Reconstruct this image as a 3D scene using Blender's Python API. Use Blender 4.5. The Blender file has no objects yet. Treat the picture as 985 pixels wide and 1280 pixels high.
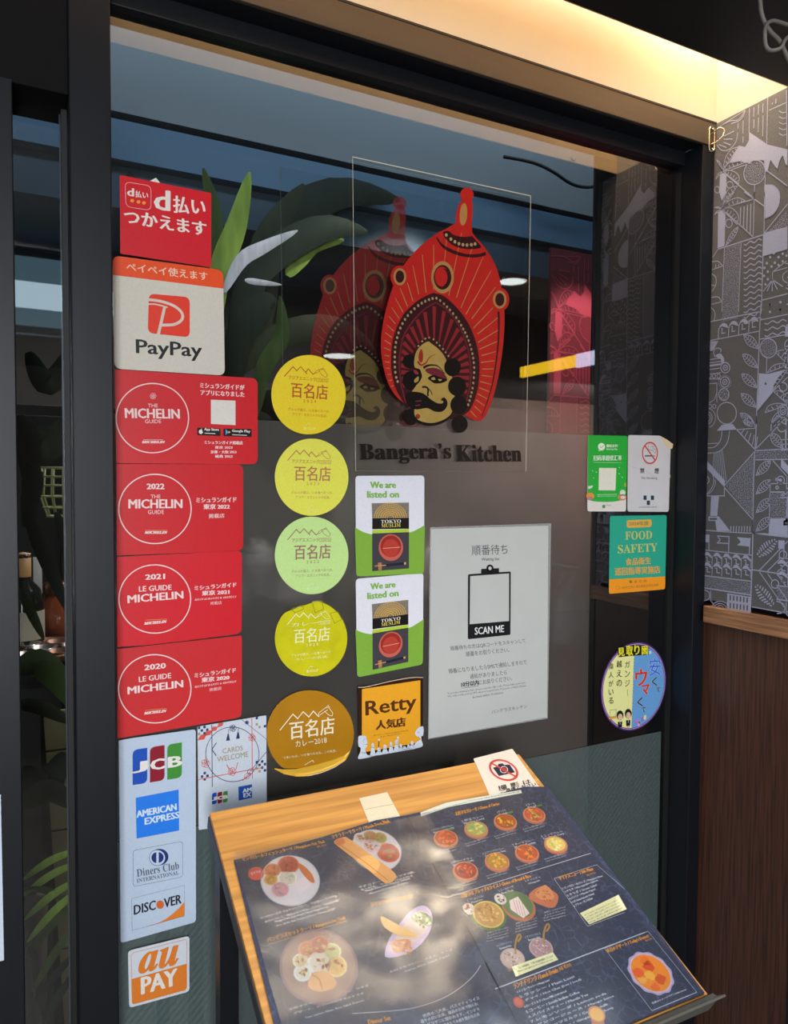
import bpy, bmesh, math, random
from mathutils import Vector, Matrix
from mathutils.geometry import tessellate_polygon

# ------------------------------------------------------------------ scene, camera, world, light
SC = bpy.context.scene
COL = SC.collection
EYE = 1.55                       # height of the lens above the floor
DIST = 0.894                     # lens to the outer face of the window glass (metres)
FPX = 918.78                     # focal length in pixels of the 985 x 1280 frame
MC = Matrix(((0.8908054447, -0.4543427935, 0.0061875406),
             (-0.0126610743, -0.0384313945, -0.9991810272),
             (0.4542084949, 0.8899975584, -0.0399873633)))   # world -> (right, down, forward)
CAMLOC = Vector((0.0, -DIST, EYE))

cam_data = bpy.data.cameras.new('camera')
cam_data.sensor_fit = 'HORIZONTAL'; cam_data.sensor_width = 36.0
cam_data.lens = FPX / 985.0 * 36.0
cam_data.clip_start = 0.02; cam_data.clip_end = 60
cam_data.dof.use_dof = True; cam_data.dof.focus_distance = 1.0; cam_data.dof.aperture_fstop = 13.0
cam = bpy.data.objects.new('camera', cam_data); COL.objects.link(cam)
right, down, fwd = (Vector(MC[i]) for i in range(3))
rot = Matrix((right, -down, -fwd)).transposed().to_4x4()
cam.matrix_world = Matrix.Translation(CAMLOC) @ rot
SC.camera = cam

SC.view_settings.view_transform = 'Standard'; SC.view_settings.look = 'None'
SC.view_settings.gamma = 1.0; SC.view_settings.use_curve_mapping = False
SC.view_settings.exposure = 0.0

world = bpy.data.worlds.new('world'); SC.world = world; world.use_nodes = True
bgn = world.node_tree.nodes['Background']
bgn.inputs[0].default_value = (0.62, 0.76, 1.0, 1); bgn.inputs[1].default_value = 0.55

def area(name, loc, size, power, color, target=None, spread=math.pi):
    l = bpy.data.lights.new(name, 'AREA'); l.shape = 'RECTANGLE'; l.size, l.size_y = size
    l.energy = power; l.color = color; l.spread = spread
    o = bpy.data.objects.new(name, l); COL.objects.link(o); o.location = loc
    if target is not None:
        o.rotation_euler = (Vector(target) - Vector(loc)).to_track_quat('-Z', 'Y').to_euler()
    return o
def spot(name, loc, target, power, color, angle, blend=.3, radius=.02):
    l = bpy.data.lights.new(name, 'SPOT'); l.energy = power; l.color = color
    l.spot_size = math.radians(angle); l.spot_blend = blend; l.shadow_soft_size = radius
    o = bpy.data.objects.new(name, l); COL.objects.link(o); o.location = loc
    o.rotation_euler = (Vector(target) - Vector(loc)).to_track_quat('-Z', 'Y').to_euler()
    return o
WARM = (1.0, 0.85, 0.64); COOL = (0.82, 0.91, 1.0)
area('cove_strip_light', (0.53, -0.058, EYE + 0.712), (0.94, 0.02), 2.0, WARM, (0.53, -0.175, EYE + .605))
area('cove_corner_fill', (0.935, -0.13, EYE + 0.97), (0.03, 0.10), 1.1, (1.0, .80, .56), (1.015, -0.15, EYE + .42), math.radians(75))  # added lamp aimed at the top of the wallpaper to brighten it
area('far_wall_fill', (5.6, -4.6, EYE + 0.60), (2.0, .6), 95.0, (1.0, .90, .84), (5.6, -6.0, EYE + .45))  # added out of view; brightens the far wall that the glass mirrors
area('overhead_fill', (0.45, -0.60, EYE + 0.94), (1.6, 0.22), 17.0, COOL, (0.45, -0.45, EYE - .4))  # made-up overhead lamp for the stickers, placed where the glass cannot mirror it
area('front_fill', (-0.55, -3.4, EYE + 0.1), (0.8, 1.6), 84.0, (.97, .98, 1.0), (0.5, 0.0, EYE - .1))  # added frontal fill on the window, kept outside the mirrored view
area('interior_fill', (0.9, 1.4, EYE + 0.93), (1.6, 0.8), 36.0, (0.95, 0.95, 1.0), (0.9, 1.3, 0))  # unseen fill added to light the leaves and walls inside
area('soffit_fill', (0.5, .10, EYE + 0.93), (1.6, .06), 5.0, (0.62, 0.82, 1.0), (0.5, .42, EYE + .70))  # added inside the glass to light the front of the soffits
spot('red_wall_spot', (1.00, 0.10, EYE + 0.62), (1.13, 0.36, EYE + 0.10), 18.0, (1.0, .93, .85), 52, .3)
spot('back_wall_fill', (1.3, 1.7, EYE + 0.9), (1.95, 2.6, EYE - 0.12), 170.0, (1.0, .86, .82), 60, 1.0, .1)  # added to brighten the far wall seen through the smoky film
spot('bright_panel_fill', (.85, .50, EYE + .50), (1.20, .90, EYE - .04), 170.0, (1, .86, .84), 70, 1.0, .05)  # added just for the pale panel behind the film
spot('counter_fill', (.75, .30, EYE + .55), (.60, .56, EYE - .08), 45.0, (1, .97, .92), 75, .8, .05)  # extra lamp put in so the white jars show
spot('plant_spot', (0.75, 0.12, EYE + 0.75), (0.38, 0.30, EYE + 0.24), 16.0, (0.95, 1.0, .9), 30, .3)

# ------------------------------------------------------------------ helpers
def lin(c):
    c = c / 255.0
    return c / 12.92 if c <= 0.04045 else ((c + 0.055) / 1.055) ** 2.4
def L3(rgb, k=1.0):
    return tuple(min(0.92, lin(v) * k) for v in rgb) + (1.0,)
def pixel_ray(x, y):
    return MC.transposed() @ Vector((x - 492.5, y - 640.0, FPX))
def at(x, y, Y):
    r = pixel_ray(x, y)
    return CAMLOC + r * ((Y + DIST) / r.y)

MATS = {}
def mat(name, rgb, rough=.5, k=1.0, metal=0.0, noise=0.0, nscale=60.0, bump=0.0, spec=.5, emit=0.0, stretch=(1, 1, 1), coat=0.0, rgb2=None):
    if name in MATS: return MATS[name]
    m = bpy.data.materials.new(name); m.use_nodes = True
    nt = m.node_tree; b = nt.nodes['Principled BSDF']
    base = L3(rgb, k)
    b.inputs['Roughness'].default_value = rough; b.inputs['Metallic'].default_value = metal
    b.inputs['Specular IOR Level'].default_value = spec
    b.inputs['Coat Weight'].default_value = coat
    tc = nt.nodes.new('ShaderNodeTexCoord'); mp = nt.nodes.new('ShaderNodeMapping')
    nt.links.new(tc.outputs['Object'], mp.inputs[0]); mp.inputs['Scale'].default_value = stretch
    nz = nt.nodes.new('ShaderNodeTexNoise'); nz.inputs['Scale'].default_value = nscale
    nz.inputs['Detail'].default_value = 4
    nt.links.new(mp.outputs[0], nz.inputs['Vector'])
    mx = nt.nodes.new('ShaderNodeMix'); mx.data_type = 'RGBA'
    b2 = L3(rgb2, k) if rgb2 else tuple(max(0, v * (1 - noise)) for v in base[:3]) + (1,)
    mx.inputs[6].default_value = base; mx.inputs[7].default_value = b2
    rp = nt.nodes.new('ShaderNodeValToRGB'); rp.color_ramp.elements[0].position = .38; rp.color_ramp.elements[1].position = .64
    nt.links.new(nz.outputs[0], rp.inputs[0]); nt.links.new(rp.outputs[0], mx.inputs[0])
    nt.links.new(mx.outputs[2], b.inputs['Base Color'])
    if bump:
        bp = nt.nodes.new('ShaderNodeBump'); bp.inputs['Strength'].default_value = bump; bp.inputs['Distance'].default_value = .002
        nt.links.new(nz.outputs[0], bp.inputs['Height']); nt.links.new(bp.outputs[0], b.inputs['Normal'])
    if emit:
        b.inputs['Emission Color'].default_value = base; b.inputs['Emission Strength'].default_value = emit
    MATS[name] = m; return m

INK = {}
def ink(r, g, b):
    """a printed colour: albedo from the colour as it looks in plain light"""
    key = (r, g, b)
    if key not in INK:
        INK[key] = mat('print_%d_%d_%d' % key, key, rough=.38, k=1.15, noise=.05, nscale=400, spec=.35)
    return INK[key]

def tag(o, label=None, cat=None, group=None, kind=None):
    if label: o['label'] = label
    if cat: o['category'] = cat
    if group: o['group'] = group
    if kind: o['kind'] = kind
    return o
def thing(name, loc, label, cat, group=None, kind=None):
    o = bpy.data.objects.new(name, None); COL.objects.link(o); o.location = loc
    o.empty_display_size = .02
    return tag(o, label, cat, group, kind)
def obj(name, bm, m, parent=None, smooth=False, bevel=0.0, seg=2):
    me = bpy.data.meshes.new(name)
    if smooth:
        for f in bm.faces: f.smooth = True
    bm.to_mesh(me); bm.free()
    for mm in (m if isinstance(m, (list, tuple)) else [m]): me.materials.append(mm)
    o = bpy.data.objects.new(name, me); COL.objects.link(o)
    if parent is not None:
        o.parent = parent
        o.matrix_parent_inverse = Matrix.Identity(4)
        if parent.get('_world'):
            pass
    if bevel:
        md = o.modifiers.new('bevel', 'BEVEL'); md.width = bevel; md.segments = seg; md.limit_method = 'ANGLE'
    return o
def box_bm(x0, x1, y0, y1, z0, z1, bm=None):
    bm = bm or bmesh.new()
    v = [bm.verts.new(p) for p in ((x0,y0,z0),(x1,y0,z0),(x1,y1,z0),(x0,y1,z0),(x0,y0,z1),(x1,y0,z1),(x1,y1,z1),(x0,y1,z1))]
    for f in ((0,3,2,1),(4,5,6,7),(0,1,5,4),(1,2,6,5),(2,3,7,6),(3,0,4,7)): bm.faces.new([v[i] for i in f])
    return bm
def box(name, x0, x1, y0, y1, z0, z1, m, parent=None, bevel=0.0, label=None, cat=None, kind=None, group=None):
    """a box in world space; its origin sits at its base, or at the parent's origin"""
    if parent is None:
        c = Vector(((x0+x1)/2, (y0+y1)/2, z0))
        o = obj(name, box_bm(x0-c.x, x1-c.x, y0-c.y, y1-c.y, 0, z1-z0), m, None, bevel=bevel); o.location = c
    else:
        c = world_loc(parent)
        o = obj(name, box_bm(x0-c.x, x1-c.x, y0-c.y, y1-c.y, z0-c.z, z1-c.z), m, parent, bevel=bevel)
    return tag(o, label, cat, group, kind)
def world_loc(o):
    p = Vector(o.location)
    while o.parent: o = o.parent; p += Vector(o.location)
    return p
def lathe_bm(profile, n=32, bm=None, off=(0, 0, 0)):
    bm = bm or bmesh.new(); ox, oy, oz = off
    rings = []
    for r, z in profile:
        if r < 1e-6: rings.append([bm.verts.new((ox, oy, oz + z))])
        else: rings.append([bm.verts.new((ox + r*math.cos(2*math.pi*i/n), oy + r*math.sin(2*math.pi*i/n), oz + z)) for i in range(n)])
    for a, b in zip(rings, rings[1:]):
        for i in range(n):
            j = (i+1) % n
            if len(a) == 1 and len(b) == 1: continue
            if len(a) == 1: bm.faces.new((a[0], b[j], b[i]))
            elif len(b) == 1: bm.faces.new((a[i], a[j], b[0]))
            else: bm.faces.new((a[i], a[j], b[j], b[i]))
    return bm
def tube_bm(pts, r, n=10, bm=None, closed=False):
    bm = bm or bmesh.new(); pts = [Vector(p) for p in pts]; rings = []
    up = None
    for i, p in enumerate(pts):
        a = pts[i-1] if (i or closed) else p; b = pts[(i+1) % len(pts)] if (i < len(pts)-1 or closed) else p
        d = (b - a).normalized()
        if up is None: up = Vector((0,0,1)) if abs(d.z) < .9 else Vector((1,0,0))
        s = d.cross(up).normalized(); up = s.cross(d).normalized()
        rr = r(i/(len(pts)-1)) if callable(r) else r
        rings.append([bm.verts.new(p + (s*math.cos(2*math.pi*k/n) + up*math.sin(2*math.pi*k/n))*rr) for k in range(n)])
    prs = list(zip(rings, rings[1:])) + ([(rings[-1], rings[0])] if closed else [])
    for a, b in prs:
        for k in range(n): bm.faces.new((a[k], a[(k+1)%n], b[(k+1)%n], b[k]))
    if not closed: bm.faces.new(rings[0][::-1]); bm.faces.new(rings[-1])
    return bm
def smooth_path(pts, n=8, closed=False):
    P = [Vector((p[0], p[1], p[2] if len(p) > 2 else 0)) for p in pts]; out = []
    N = len(P); rng = range(N) if closed else range(N-1)
    for i in rng:
        p0 = P[(i-1) % N] if (closed or i) else P[0]; p1 = P[i]; p2 = P[(i+1) % N]; p3 = P[(i+2) % N] if (closed or i+2 < N) else P[-1]
        for k in range(n):
            t = k/n
            out.append(.5*((2*p1) + (p2-p0)*t + (2*p0-5*p1+4*p2-p3)*t*t + (3*p1-p0-3*p2+p3)*t**3))
    if not closed: out.append(P[-1])
    return out
def sp(pts, n=6, closed=False):
    return [(v.x, v.y) for v in smooth_path(pts, n, closed)]

# --- lettering: Blender's own built-in font, turned into flat meshes
_TX = {}
def styled(s, style):
    base = {'serif': 0x1D400, 'italic': 0x1D434, 'bolditalic': 0x1D468, 'script': 0x1D4D0}.get(style)
    if base is None: return s
    o = ''
    for c in s:
        if 'A' <= c <= 'Z': o += chr(base + ord(c) - 65)
        elif 'a' <= c <= 'z': o += chr(0x210E) if (c == 'h' and base == 0x1D434) else chr(base + 26 + ord(c) - 97)
        else: o += c
    return o
def glyphs(s, style=None, res=2, spacing=1.0):
    key = (s, style, res, spacing)
    if key in _TX: return _TX[key]
    c = bpy.data.curves.new('tmp', 'FONT'); c.body = styled(s, style); c.resolution_u = res; c.space_character = spacing
    o = bpy.data.objects.new('tmp', c); me = o.to_mesh()
    vs = [(v.co.x, v.co.y) for v in me.vertices]; fs = [tuple(p.vertices) for p in me.polygons]
    o.to_mesh_clear(); bpy.data.objects.remove(o); bpy.data.curves.remove(c)
    if not vs: vs = [(0, 0), (1, 0), (1, 1)]; fs = []
    x0 = min(v[0] for v in vs); x1 = max(v[0] for v in vs); y0 = min(v[1] for v in vs); y1 = max(v[1] for v in vs)
    w = max(x1-x0, 1e-4); h = max(y1-y0, 1e-4)
    _TX[key] = ([((a-x0)/w, (b-y0)/h) for a, b in vs], fs, w, h)
    return _TX[key]

class Plane:
    def __init__(s, O, u, v):
        s.O = Vector(O); s.u = Vector(u).normalized(); s.v = Vector(v).normalized(); s.n = s.u.cross(s.v).normalized()
    def loc(s, x, y):
        r = pixel_ray(x, y); q = CAMLOC + r * ((s.O - CAMLOC).dot(s.n) / r.dot(s.n)) - s.O
        return (q.dot(s.u), q.dot(s.v))
GLASS = Plane((0, 0, EYE), (1, 0, 0), (0, 0, 1))

class Sheet:
    """a flat printed thing lying on a plane; outlines are given in photo pixels and become metres on that plane"""
    def __init__(s, plane, name, label, cat, view, c, group=None, thick=.0004, lift=.0002, parent=None, kind=None):
        s.pl = plane; s.view = view; s.thick = thick; s.lift = lift; s.parts = {}; s.cur = None
        s.tf = None
        s.c = plane.loc(*s.pix(c)) if view else c
        s.root = thing(name, (0, 0, 0), label, cat, group, kind)
        M = Matrix((plane.u, plane.v, plane.n)).transposed().to_4x4()
        M.translation = plane.O + plane.u*s.c[0] + plane.v*s.c[1]
        s.root.matrix_world = M
        s.use('backing')
    def pix(s, p):
        ox, oy, k = s.view
        return (ox + p[0]/k, oy + p[1]/k)
    def P(s, p):
        if s.tf: return s.tf(p)
        a, b = s.pl.loc(*s.pix(p)); return (a - s.c[0], b - s.c[1])
    def use(s, part, new=False):
        key = (part, len(s.parts)) if new else (part, 0)
        s.cur = s.parts.setdefault(key, dict(v=[], f=[], m=[], mats=[]))
        return s
    def _mi(s, m):
        if m not in s.cur['mats']: s.cur['mats'].append(m)
        return s.cur['mats'].index(m)
    def raw(s, m, pts, faces, z):
        d = s.cur; o = len(d['v']); mi = s._mi(m)
        d['v'] += [(a, b, z) for a, b in pts]
        for f in faces: d['f'].append(tuple(i+o for i in f)); d['m'].append(mi)
    def z(s, layer): return s.lift + s.thick + .00010*layer
    def fill(s, m, loc_pts, layer=1, thick=None):
        pts = [Vector((a, b, 0)) for a, b in loc_pts]
        if len(pts) < 3: return
        tris = tessellate_polygon([pts])
        n0 = sum((pts[i].x*pts[(i+1)%len(pts)].y - pts[(i+1)%len(pts)].x*pts[i].y) for i in range(len(pts)))
        ft = []
        for t in tris:
            a, b, c = (pts[i] for i in t)
            ft.append(tuple(t) if (b-a).cross(c-a).z > 0 else tuple(t[::-1]))
        if thick is None: s.raw(m, loc_pts, ft, s.z(layer)); return
        d = s.cur; o = len(d['v']); mi = s._mi(m); N = len(loc_pts); zt = s.lift + thick
        d['v'] += [(a, b, zt) for a, b in loc_pts] + [(a, b, s.lift) for a, b in loc_pts]
        for t in ft:
            d['f'].append(tuple(i+o for i in t)); d['f'].append(tuple(i+o+N for i in t[::-1])); d['m'] += [mi, mi]
        for i in range(N):
            j = (i+1) % N
            q = (o+i, o+N+i, o+N+j, o+j)
            d['f'].append(q if n0 > 0 else q[::-1]); d['m'].append(mi)
    def poly(s, m, pts, layer=1): s.fill(m, [s.P(p) for p in pts], layer)
    def slab(s, m, pts): s.fill(m, [s.P(p) for p in pts], thick=s.thick)
    def round(s, pts, r, seg=5, rs=None):
        """rounded polygon (local metres) from corner pixels; r in metres, or one per corner"""
        L = [Vector(s.P(p)) for p in pts]; out = []; N = len(L)
        for i in range(N):
            ri = rs[i] if rs else r
            p = L[i]; a = (L[i-1]-p); b = (L[(i+1)%N]-p)
            ri = min(ri, a.length*.49, b.length*.49)
            if ri < 1e-5: out.append((p.x, p.y)); continue
            A = p + a.normalized()*ri; B = p + b.normalized()*ri
            for k in range(seg+1):
                t = k/seg; q = A*(1-t)**2 + p*2*t*(1-t)*1.0 + B*t*t
                # pull towards a true arc
                out.append((q.x, q.y))
        return out
    def line(s, m, pts, w, layer=2, closed=False, local=False, cap=True):
        L = [Vector(p if local else s.P(p)) for p in pts]; N = len(L)
        if closed and (L[0]-L[-1]).length < 1e-6: L.pop(); N -= 1
        A = []; B = []
        for i in range(N):
            a = L[i-1] if (i or closed) else None; b = L[(i+1) % N] if (i < N-1 or closed) else None
            d1 = (L[i]-a).normalized() if a is not None else (b-L[i]).normalized()
            d2 = (b-L[i]).normalized() if b is not None else d1
            t = (d1+d2); t = t.normalized() if t.length > 1e-6 else d1
            nrm = Vector((-t.y, t.x)); c = max(.35, nrm.dot(Vector((-d1.y, d1.x))))
            ww = (w(i/(N-1)) if callable(w) else w)/2/c
            A.append(L[i]+nrm*ww); B.append(L[i]-nrm*ww)
        v = [(p.x, p.y) for p in A+B]; f = []
        for i in range(N if closed else N-1):
            j = (i+1) % N; f.append((N+i, N+j, j, i))
        s.raw(m, v, f, s.z(layer))
    def ell(s, cx, cy, rx, ry, n=40, rot=0, a0=0, a1=360):
        o = []
        for i in range(n if a1-a0 >= 360 else n+1):
            t = math.radians(a0 + (a1-a0)*i/n); x = rx*math.cos(t); y = ry*math.sin(t); c, q = math.cos(math.radians(rot)), math.sin(math.radians(rot))
            o.append((cx + x*c - y*q, cy + x*q + y*c))
        return o
    def disc(s, m, cx, cy, rx, ry=None, layer=2, n=28, rot=0): s.poly(m, s.ell(cx, cy, rx, ry or rx, n, rot), layer)
    def ring(s, m, cx, cy, rx, ry, w, layer=2, n=48, a0=0, a1=360, rot=0):
        s.line(m, s.ell(cx, cy, rx, ry, n, rot, a0, a1), w, layer, closed=(a1-a0 >= 360))
    def text(s, m, st, A, B, h, bold=0.0, style=None, layer=2, res=2, spacing=1.0, up=None, boldy=None):
        """lettering whose box runs from pixel A to pixel B along its foot and is h pixels high"""
        vs, fs, w0, h0 = glyphs(st, style, res, spacing)
        if not fs: return
        if any(k[0] == 'lettering' and v is s.cur for k, v in s.parts.items()) and s.cur['f']: s.use('lettering', True)
        a = Vector(s.P(A)); b = Vector(s.P(B)); c = Vector(s.P(up)) if up else Vector(s.P(((A[0]+B[0])/2, (A[1]+B[1])/2 - h)))
        mid = (a+b)/2; U = b-a
        V = c-mid
        if not up:      # keep letters square to their baseline as on flat print
            nv = Vector((-U.y, U.x)).normalized(); V = nv*abs(V.dot(nv))
        offs = [(0, 0)]
        if bold:
            by = bold*.35 if boldy is None else boldy
            offs = [(-bold, 0), (bold, 0), (0, by), (0, -by)] if by else [(-bold, 0), (0, 0), (bold, 0)]
            if bold > .00045: offs += [(-bold*.7, by*.7), (bold*.7, -by*.7), (-bold*.7, -by*.7), (bold*.7, by*.7)]
        for k, (dx, dy) in enumerate(offs):
            s.raw(m, [(a.x+U.x*x+V.x*y+dx, a.y+U.y*x+V.y*y+dy) for x, y in vs], fs, s.z(layer)+k*4e-6)
    def done(s):
        for (name, _k), d in s.parts.items():
            if not d['f']: continue
            me = bpy.data.meshes.new(name); me.from_pydata(d['v'], [], d['f'])
            me.polygons.foreach_set('material_index', d['m'])
            for m in d['mats']: me.materials.append(m)
            me.update()
            o = bpy.data.objects.new(name, me); COL.objects.link(o); o.parent = s.root
        return s.root
def clip(poly, p, n):
    """keep the part of a local polygon on the side of the line (p, normal n)"""
    out = []
    for i in range(len(poly)):
        a, b = poly[i], poly[(i+1) % len(poly)]
        da = (a[0]-p[0])*n[0]+(a[1]-p[1])*n[1]; db = (b[0]-p[0])*n[0]+(b[1]-p[1])*n[1]
        if da >= 0: out.append(a)
        if da*db < 0:
            t = da/(da-db); out.append((a[0]+(b[0]-a[0])*t, a[1]+(b[1]-a[1])*t))
    return out
def inside(p, poly):
    x, y = p; c = False
    for i in range(len(poly)):
        (x1, y1), (x2, y2) = poly[i], poly[i-1]
        if (y1 > y) != (y2 > y) and x < (x2-x1)*(y-y1)/(y2-y1)+x1: c = not c
    return c

# ------------------------------------------------------------------ the setting
Z = EYE
M_black = mat('black_anodised_frame', (36, 40, 50), rough=.42, k=.32, noise=.15, nscale=25, spec=.30, stretch=(6, 6, .6))
M_rubber = mat('black_gasket', (12, 12, 13), rough=.6)
M_tan = mat('tan_painted_back_panel', (240, 206, 160), rough=.6, k=1.0)
M_cream = mat('cream_painted_cove', (238, 228, 208), rough=.6, k=.62, noise=.03, nscale=12)
M_bulk = mat('black_painted_bulkhead', (24, 23, 22), rough=.55, k=.7, noise=.1)
M_floor = mat('grey_floor_tile', (96, 92, 84), rough=.35, noise=.25, nscale=8)
M_corr = mat('corridor_wall', (150, 128, 116), rough=.6, noise=.2, nscale=3)
M_ceil = mat('corridor_ceiling_paint', (70, 74, 78), rough=.7, noise=.05)
M_in = mat('dining_room_wall', (58, 54, 46), rough=.7, noise=.25, nscale=3)
M_inceil = mat('dining_room_ceiling', (70, 96, 128), rough=.7, noise=.15, nscale=4)

def struct_box(name, *a, **k): return box(name, *a, kind='structure', **k)
XR = 1.012
struct_box('floor', -4, 9, -6.2, 4.2, -.05, 0, M_floor)
# outside the restaurant: the shopping corridor
struct_box('wall_end', 8.9, 9.0, -6.05, -.42, 0, 2.75, M_corr)
struct_box('wall_back', -4, 9, -6.2, -6.05, 0, 2.75, M_corr)
struct_box('ceiling', -4, 9, -6.05, -.42, Z+.965, Z+1.06, M_ceil)
# wall above the door and window
fas = struct_box('wall_front', -1.6, XR, -.048, .03, Z+.583, Z+1.06, M_cream)
box('dark_joint', -1.6, XR-.0005, -.0505, -.048, Z+.5815, Z+.5845, M_rubber, fas)  # thin black strip along the foot of the cream wall
box('cove_ceiling', -1.6, XR-.0005, -.30, -.048, Z+1.045, Z+1.06, M_cream, fas)
# black bulkhead hanging in front of the window, cream on the side that faces the glass
bk = struct_box('trim_2', -1.6, 9.0, -.42, -.175, Z+.583, Z+1.06, M_bulk)
box('tan_back_panel', -1.6, XR-.0005, -.175, -.172, Z+.584, Z+1.045, M_tan, bk)
# right return wall
wr = thing('wall_right', (XR, -.13, 0), None, None, kind='structure')
M_wp = mat('charcoal_textured_wallpaper', (68, 67, 72), rough=.75, k=1.0, noise=.30, nscale=900, bump=.25, stretch=(1, 1, .35))
M_wpi = mat('lilac_grey_wallpaper_print', (152, 155, 182), rough=.7, k=1.0, noise=.22, nscale=900, stretch=(1, 1, .35))
for m_ in (M_wp, M_wpi):
    b_ = m_.node_tree.nodes['Principled BSDF']; b_.inputs['Sheen Weight'].default_value = .9; b_.inputs['Sheen Roughness'].default_value = .45; b_.inputs['Sheen Tint'].default_value = (1, .93, .86, 1)
M_wood = mat('dark_brown_wood_panel', (86, 52, 38), rough=.42, k=.95, rgb2=(58, 34, 25), nscale=30, stretch=(1, 9, .30), bump=.15)
WEND = -.212
box('cream_upper_wall', XR, XR+.08, WEND, .03, Z+.583, Z+1.06, M_cream, wr)
box('wallpapered_wall', XR, XR+.08, WEND, -.0, Z-.19, Z+.583, M_wp, wr)
box('end_trim', XR-.001, XR+.081, WEND-.012, WEND, 0, Z+.583, M_bulk, wr)
box('wainscot_panel', XR+.0, XR+.08, WEND, -.0, .06, Z-.20, M_wood, wr)
M_rail = mat('brown_wood_chair_rail', (176, 126, 88), rough=.4, k=.85, rgb2=(120, 78, 52), nscale=30, stretch=(2, .3, 6))
rail = box('trim_1', XR-.012, XR+.002, WEND, -.055, Z-.226, Z-.199, M_rail, kind='structure', bevel=.0012)
box('baseboard_right', XR-.008, XR+.0, WEND, -.05, 0, .09, M_bulk, kind='structure')

# window 1: frame, glass, films
win = thing('window_1', (.55, 0, 0), None, None, kind='structure')
FR = -.048
def fbox(name, x0, x1, y0, y1, z0, z1, parent, m=M_black, bevel=.0012): return box(name, x0, x1, y0, y1, z0, z1, m, parent, bevel=bevel)
M_head = mat('bronze_window_head', (120, 104, 88), rough=.5, k=.36, metal=.2, noise=.1, nscale=14, stretch=(.3, 1, 8))
fbox('header_frame', .0925, .986, FR+.004, -.010, Z+.547, Z+.5815, win)
fbox('header_frame', .0925, .986, -.012, .03, Z+.5245, Z+.5815, win)
fbox('header_face', .0925, XR-.001, FR-.002, FR+.004, Z+.546, Z+.5815, win, M_head, .0008)
fbox('mullion', .0510, .0922, FR, .03, .0, Z+.583, win, bevel=.0015)
fbox('right_jamb', .984, XR-.0005, FR, .03, .0, Z+.546, win, bevel=.0015)
fbox('jamb_gasket', .9785, .984, -.006, .02, .30, Z+.515, win, M_rubber, 0)
fbox('sill', .0922, .984, FR, .03, .0, .30, win)

def glass_mat(name, tint, ior=1.5, boost=1.0):
    m = bpy.data.materials.new(name); m.use_nodes = True; nt = m.node_tree
    nt.nodes.remove(nt.nodes['Principled BSDF']); out = nt.nodes['Material Output']
    t = nt.nodes.new('ShaderNodeBsdfTransparent'); t.inputs[0].default_value = tint
    g = nt.nodes.new('ShaderNodeBsdfGlossy'); g.inputs['Roughness'].default_value = .0
    fr = nt.nodes.new('ShaderNodeFresnel'); fr.inputs[0].default_value = ior
    mu = nt.nodes.new('ShaderNodeMath'); mu.operation = 'MULTIPLY'; mu.inputs[1].default_value = boost; mu.use_clamp = True
    mx = nt.nodes.new('ShaderNodeMixShader')
    nt.links.new(fr.outputs[0], mu.inputs[0]); nt.links.new(mu.outputs[0], mx.inputs[0])
    nt.links.new(t.outputs[0], mx.inputs[1]); nt.links.new(g.outputs[0], mx.inputs[2]); nt.links.new(mx.outputs[0], out.inputs[0])
    return m
M_glass = glass_mat('window_glass', (.76, .79, .80, 1), 1.52, 3.0)
def pane(name, x0, x1, z0, z1, y, parent, m):
    bm = bmesh.new(); c = world_loc(parent)
    bm.faces.new([bm.verts.new((x-c.x, y-c.y, z-c.z)) for x, z in ((x0, z0), (x1, z0), (x1, z1), (x0, z1))])
    return obj(name, bm, m, parent)
pane('glass_pane', .085, .984, .28, Z+.53, 0, win, M_glass)
def film_mat(name, rgb, sharp, scat, rough, hatch=False):
    """privacy film: part clear, part blurring, part milky"""
    m = bpy.data.materials.new(name); m.use_nodes = True; nt = m.node_tree; L = nt.links
    nt.nodes.remove(nt.nodes['Principled BSDF']); out = nt.nodes['Material Output']
    t = nt.nodes.new('ShaderNodeBsdfTransparent'); t.inputs[0].default_value = (.9, .9, .9, 1)
    d = nt.nodes.new('ShaderNodeBsdfDiffuse'); d.inputs[0].default_value = L3(rgb)
    r = nt.nodes.new('ShaderNodeBsdfRefraction'); r.inputs['IOR'].default_value = 1.12; r.inputs['Roughness'].default_value = rough
    r.inputs[0].default_value = (.8, .8, .8, 1)
    a = nt.nodes.new('ShaderNodeMixShader'); a.inputs[0].default_value = 1-sharp
    L.new(t.outputs[0], a.inputs[1]); L.new(r.outputs[0], a.inputs[2])
    b = nt.nodes.new('ShaderNodeMixShader'); b.inputs[0].default_value = scat
    L.new(a.outputs[0], b.inputs[1]); L.new(d.outputs[0], b.inputs[2]); L.new(b.outputs[0], out.inputs[0])
    if hatch:
        tc = nt.nodes.new('ShaderNodeTexCoord'); w = nt.nodes.new('ShaderNodeTexWave'); w.bands_direction = 'DIAGONAL'
        mp = nt.nodes.new('ShaderNodeMapping'); mp.inputs['Scale'].default_value = (1, 1, -1)
        w.inputs['Scale'].default_value = 60; w.inputs['Distortion'].default_value = 0
        L.new(tc.outputs['Object'], mp.inputs[0]); L.new(mp.outputs[0], w.inputs['Vector'])
        mr = nt.nodes.new('ShaderNodeMapRange'); mr.inputs['To Min'].default_value = scat-.09; mr.inputs['To Max'].default_value = scat+.09
        L.new(w.outputs['Fac'], mr.inputs[0]); L.new(mr.outputs[0], b.inputs[0])
    return m
M_filmB = film_mat('smoky_privacy_film', (150, 142, 134), .25, .46, .35)
M_filmC = film_mat('frosted_hatched_film', (152, 168, 166), .25, .62, .30, True)
pane('smoky_film', .0935, .812, Z-.423, Z+.077, .0065, win, M_filmB)
pane('frosted_film', .0935, .975, .29, Z-.423, .0045, win, M_filmC)
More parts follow.
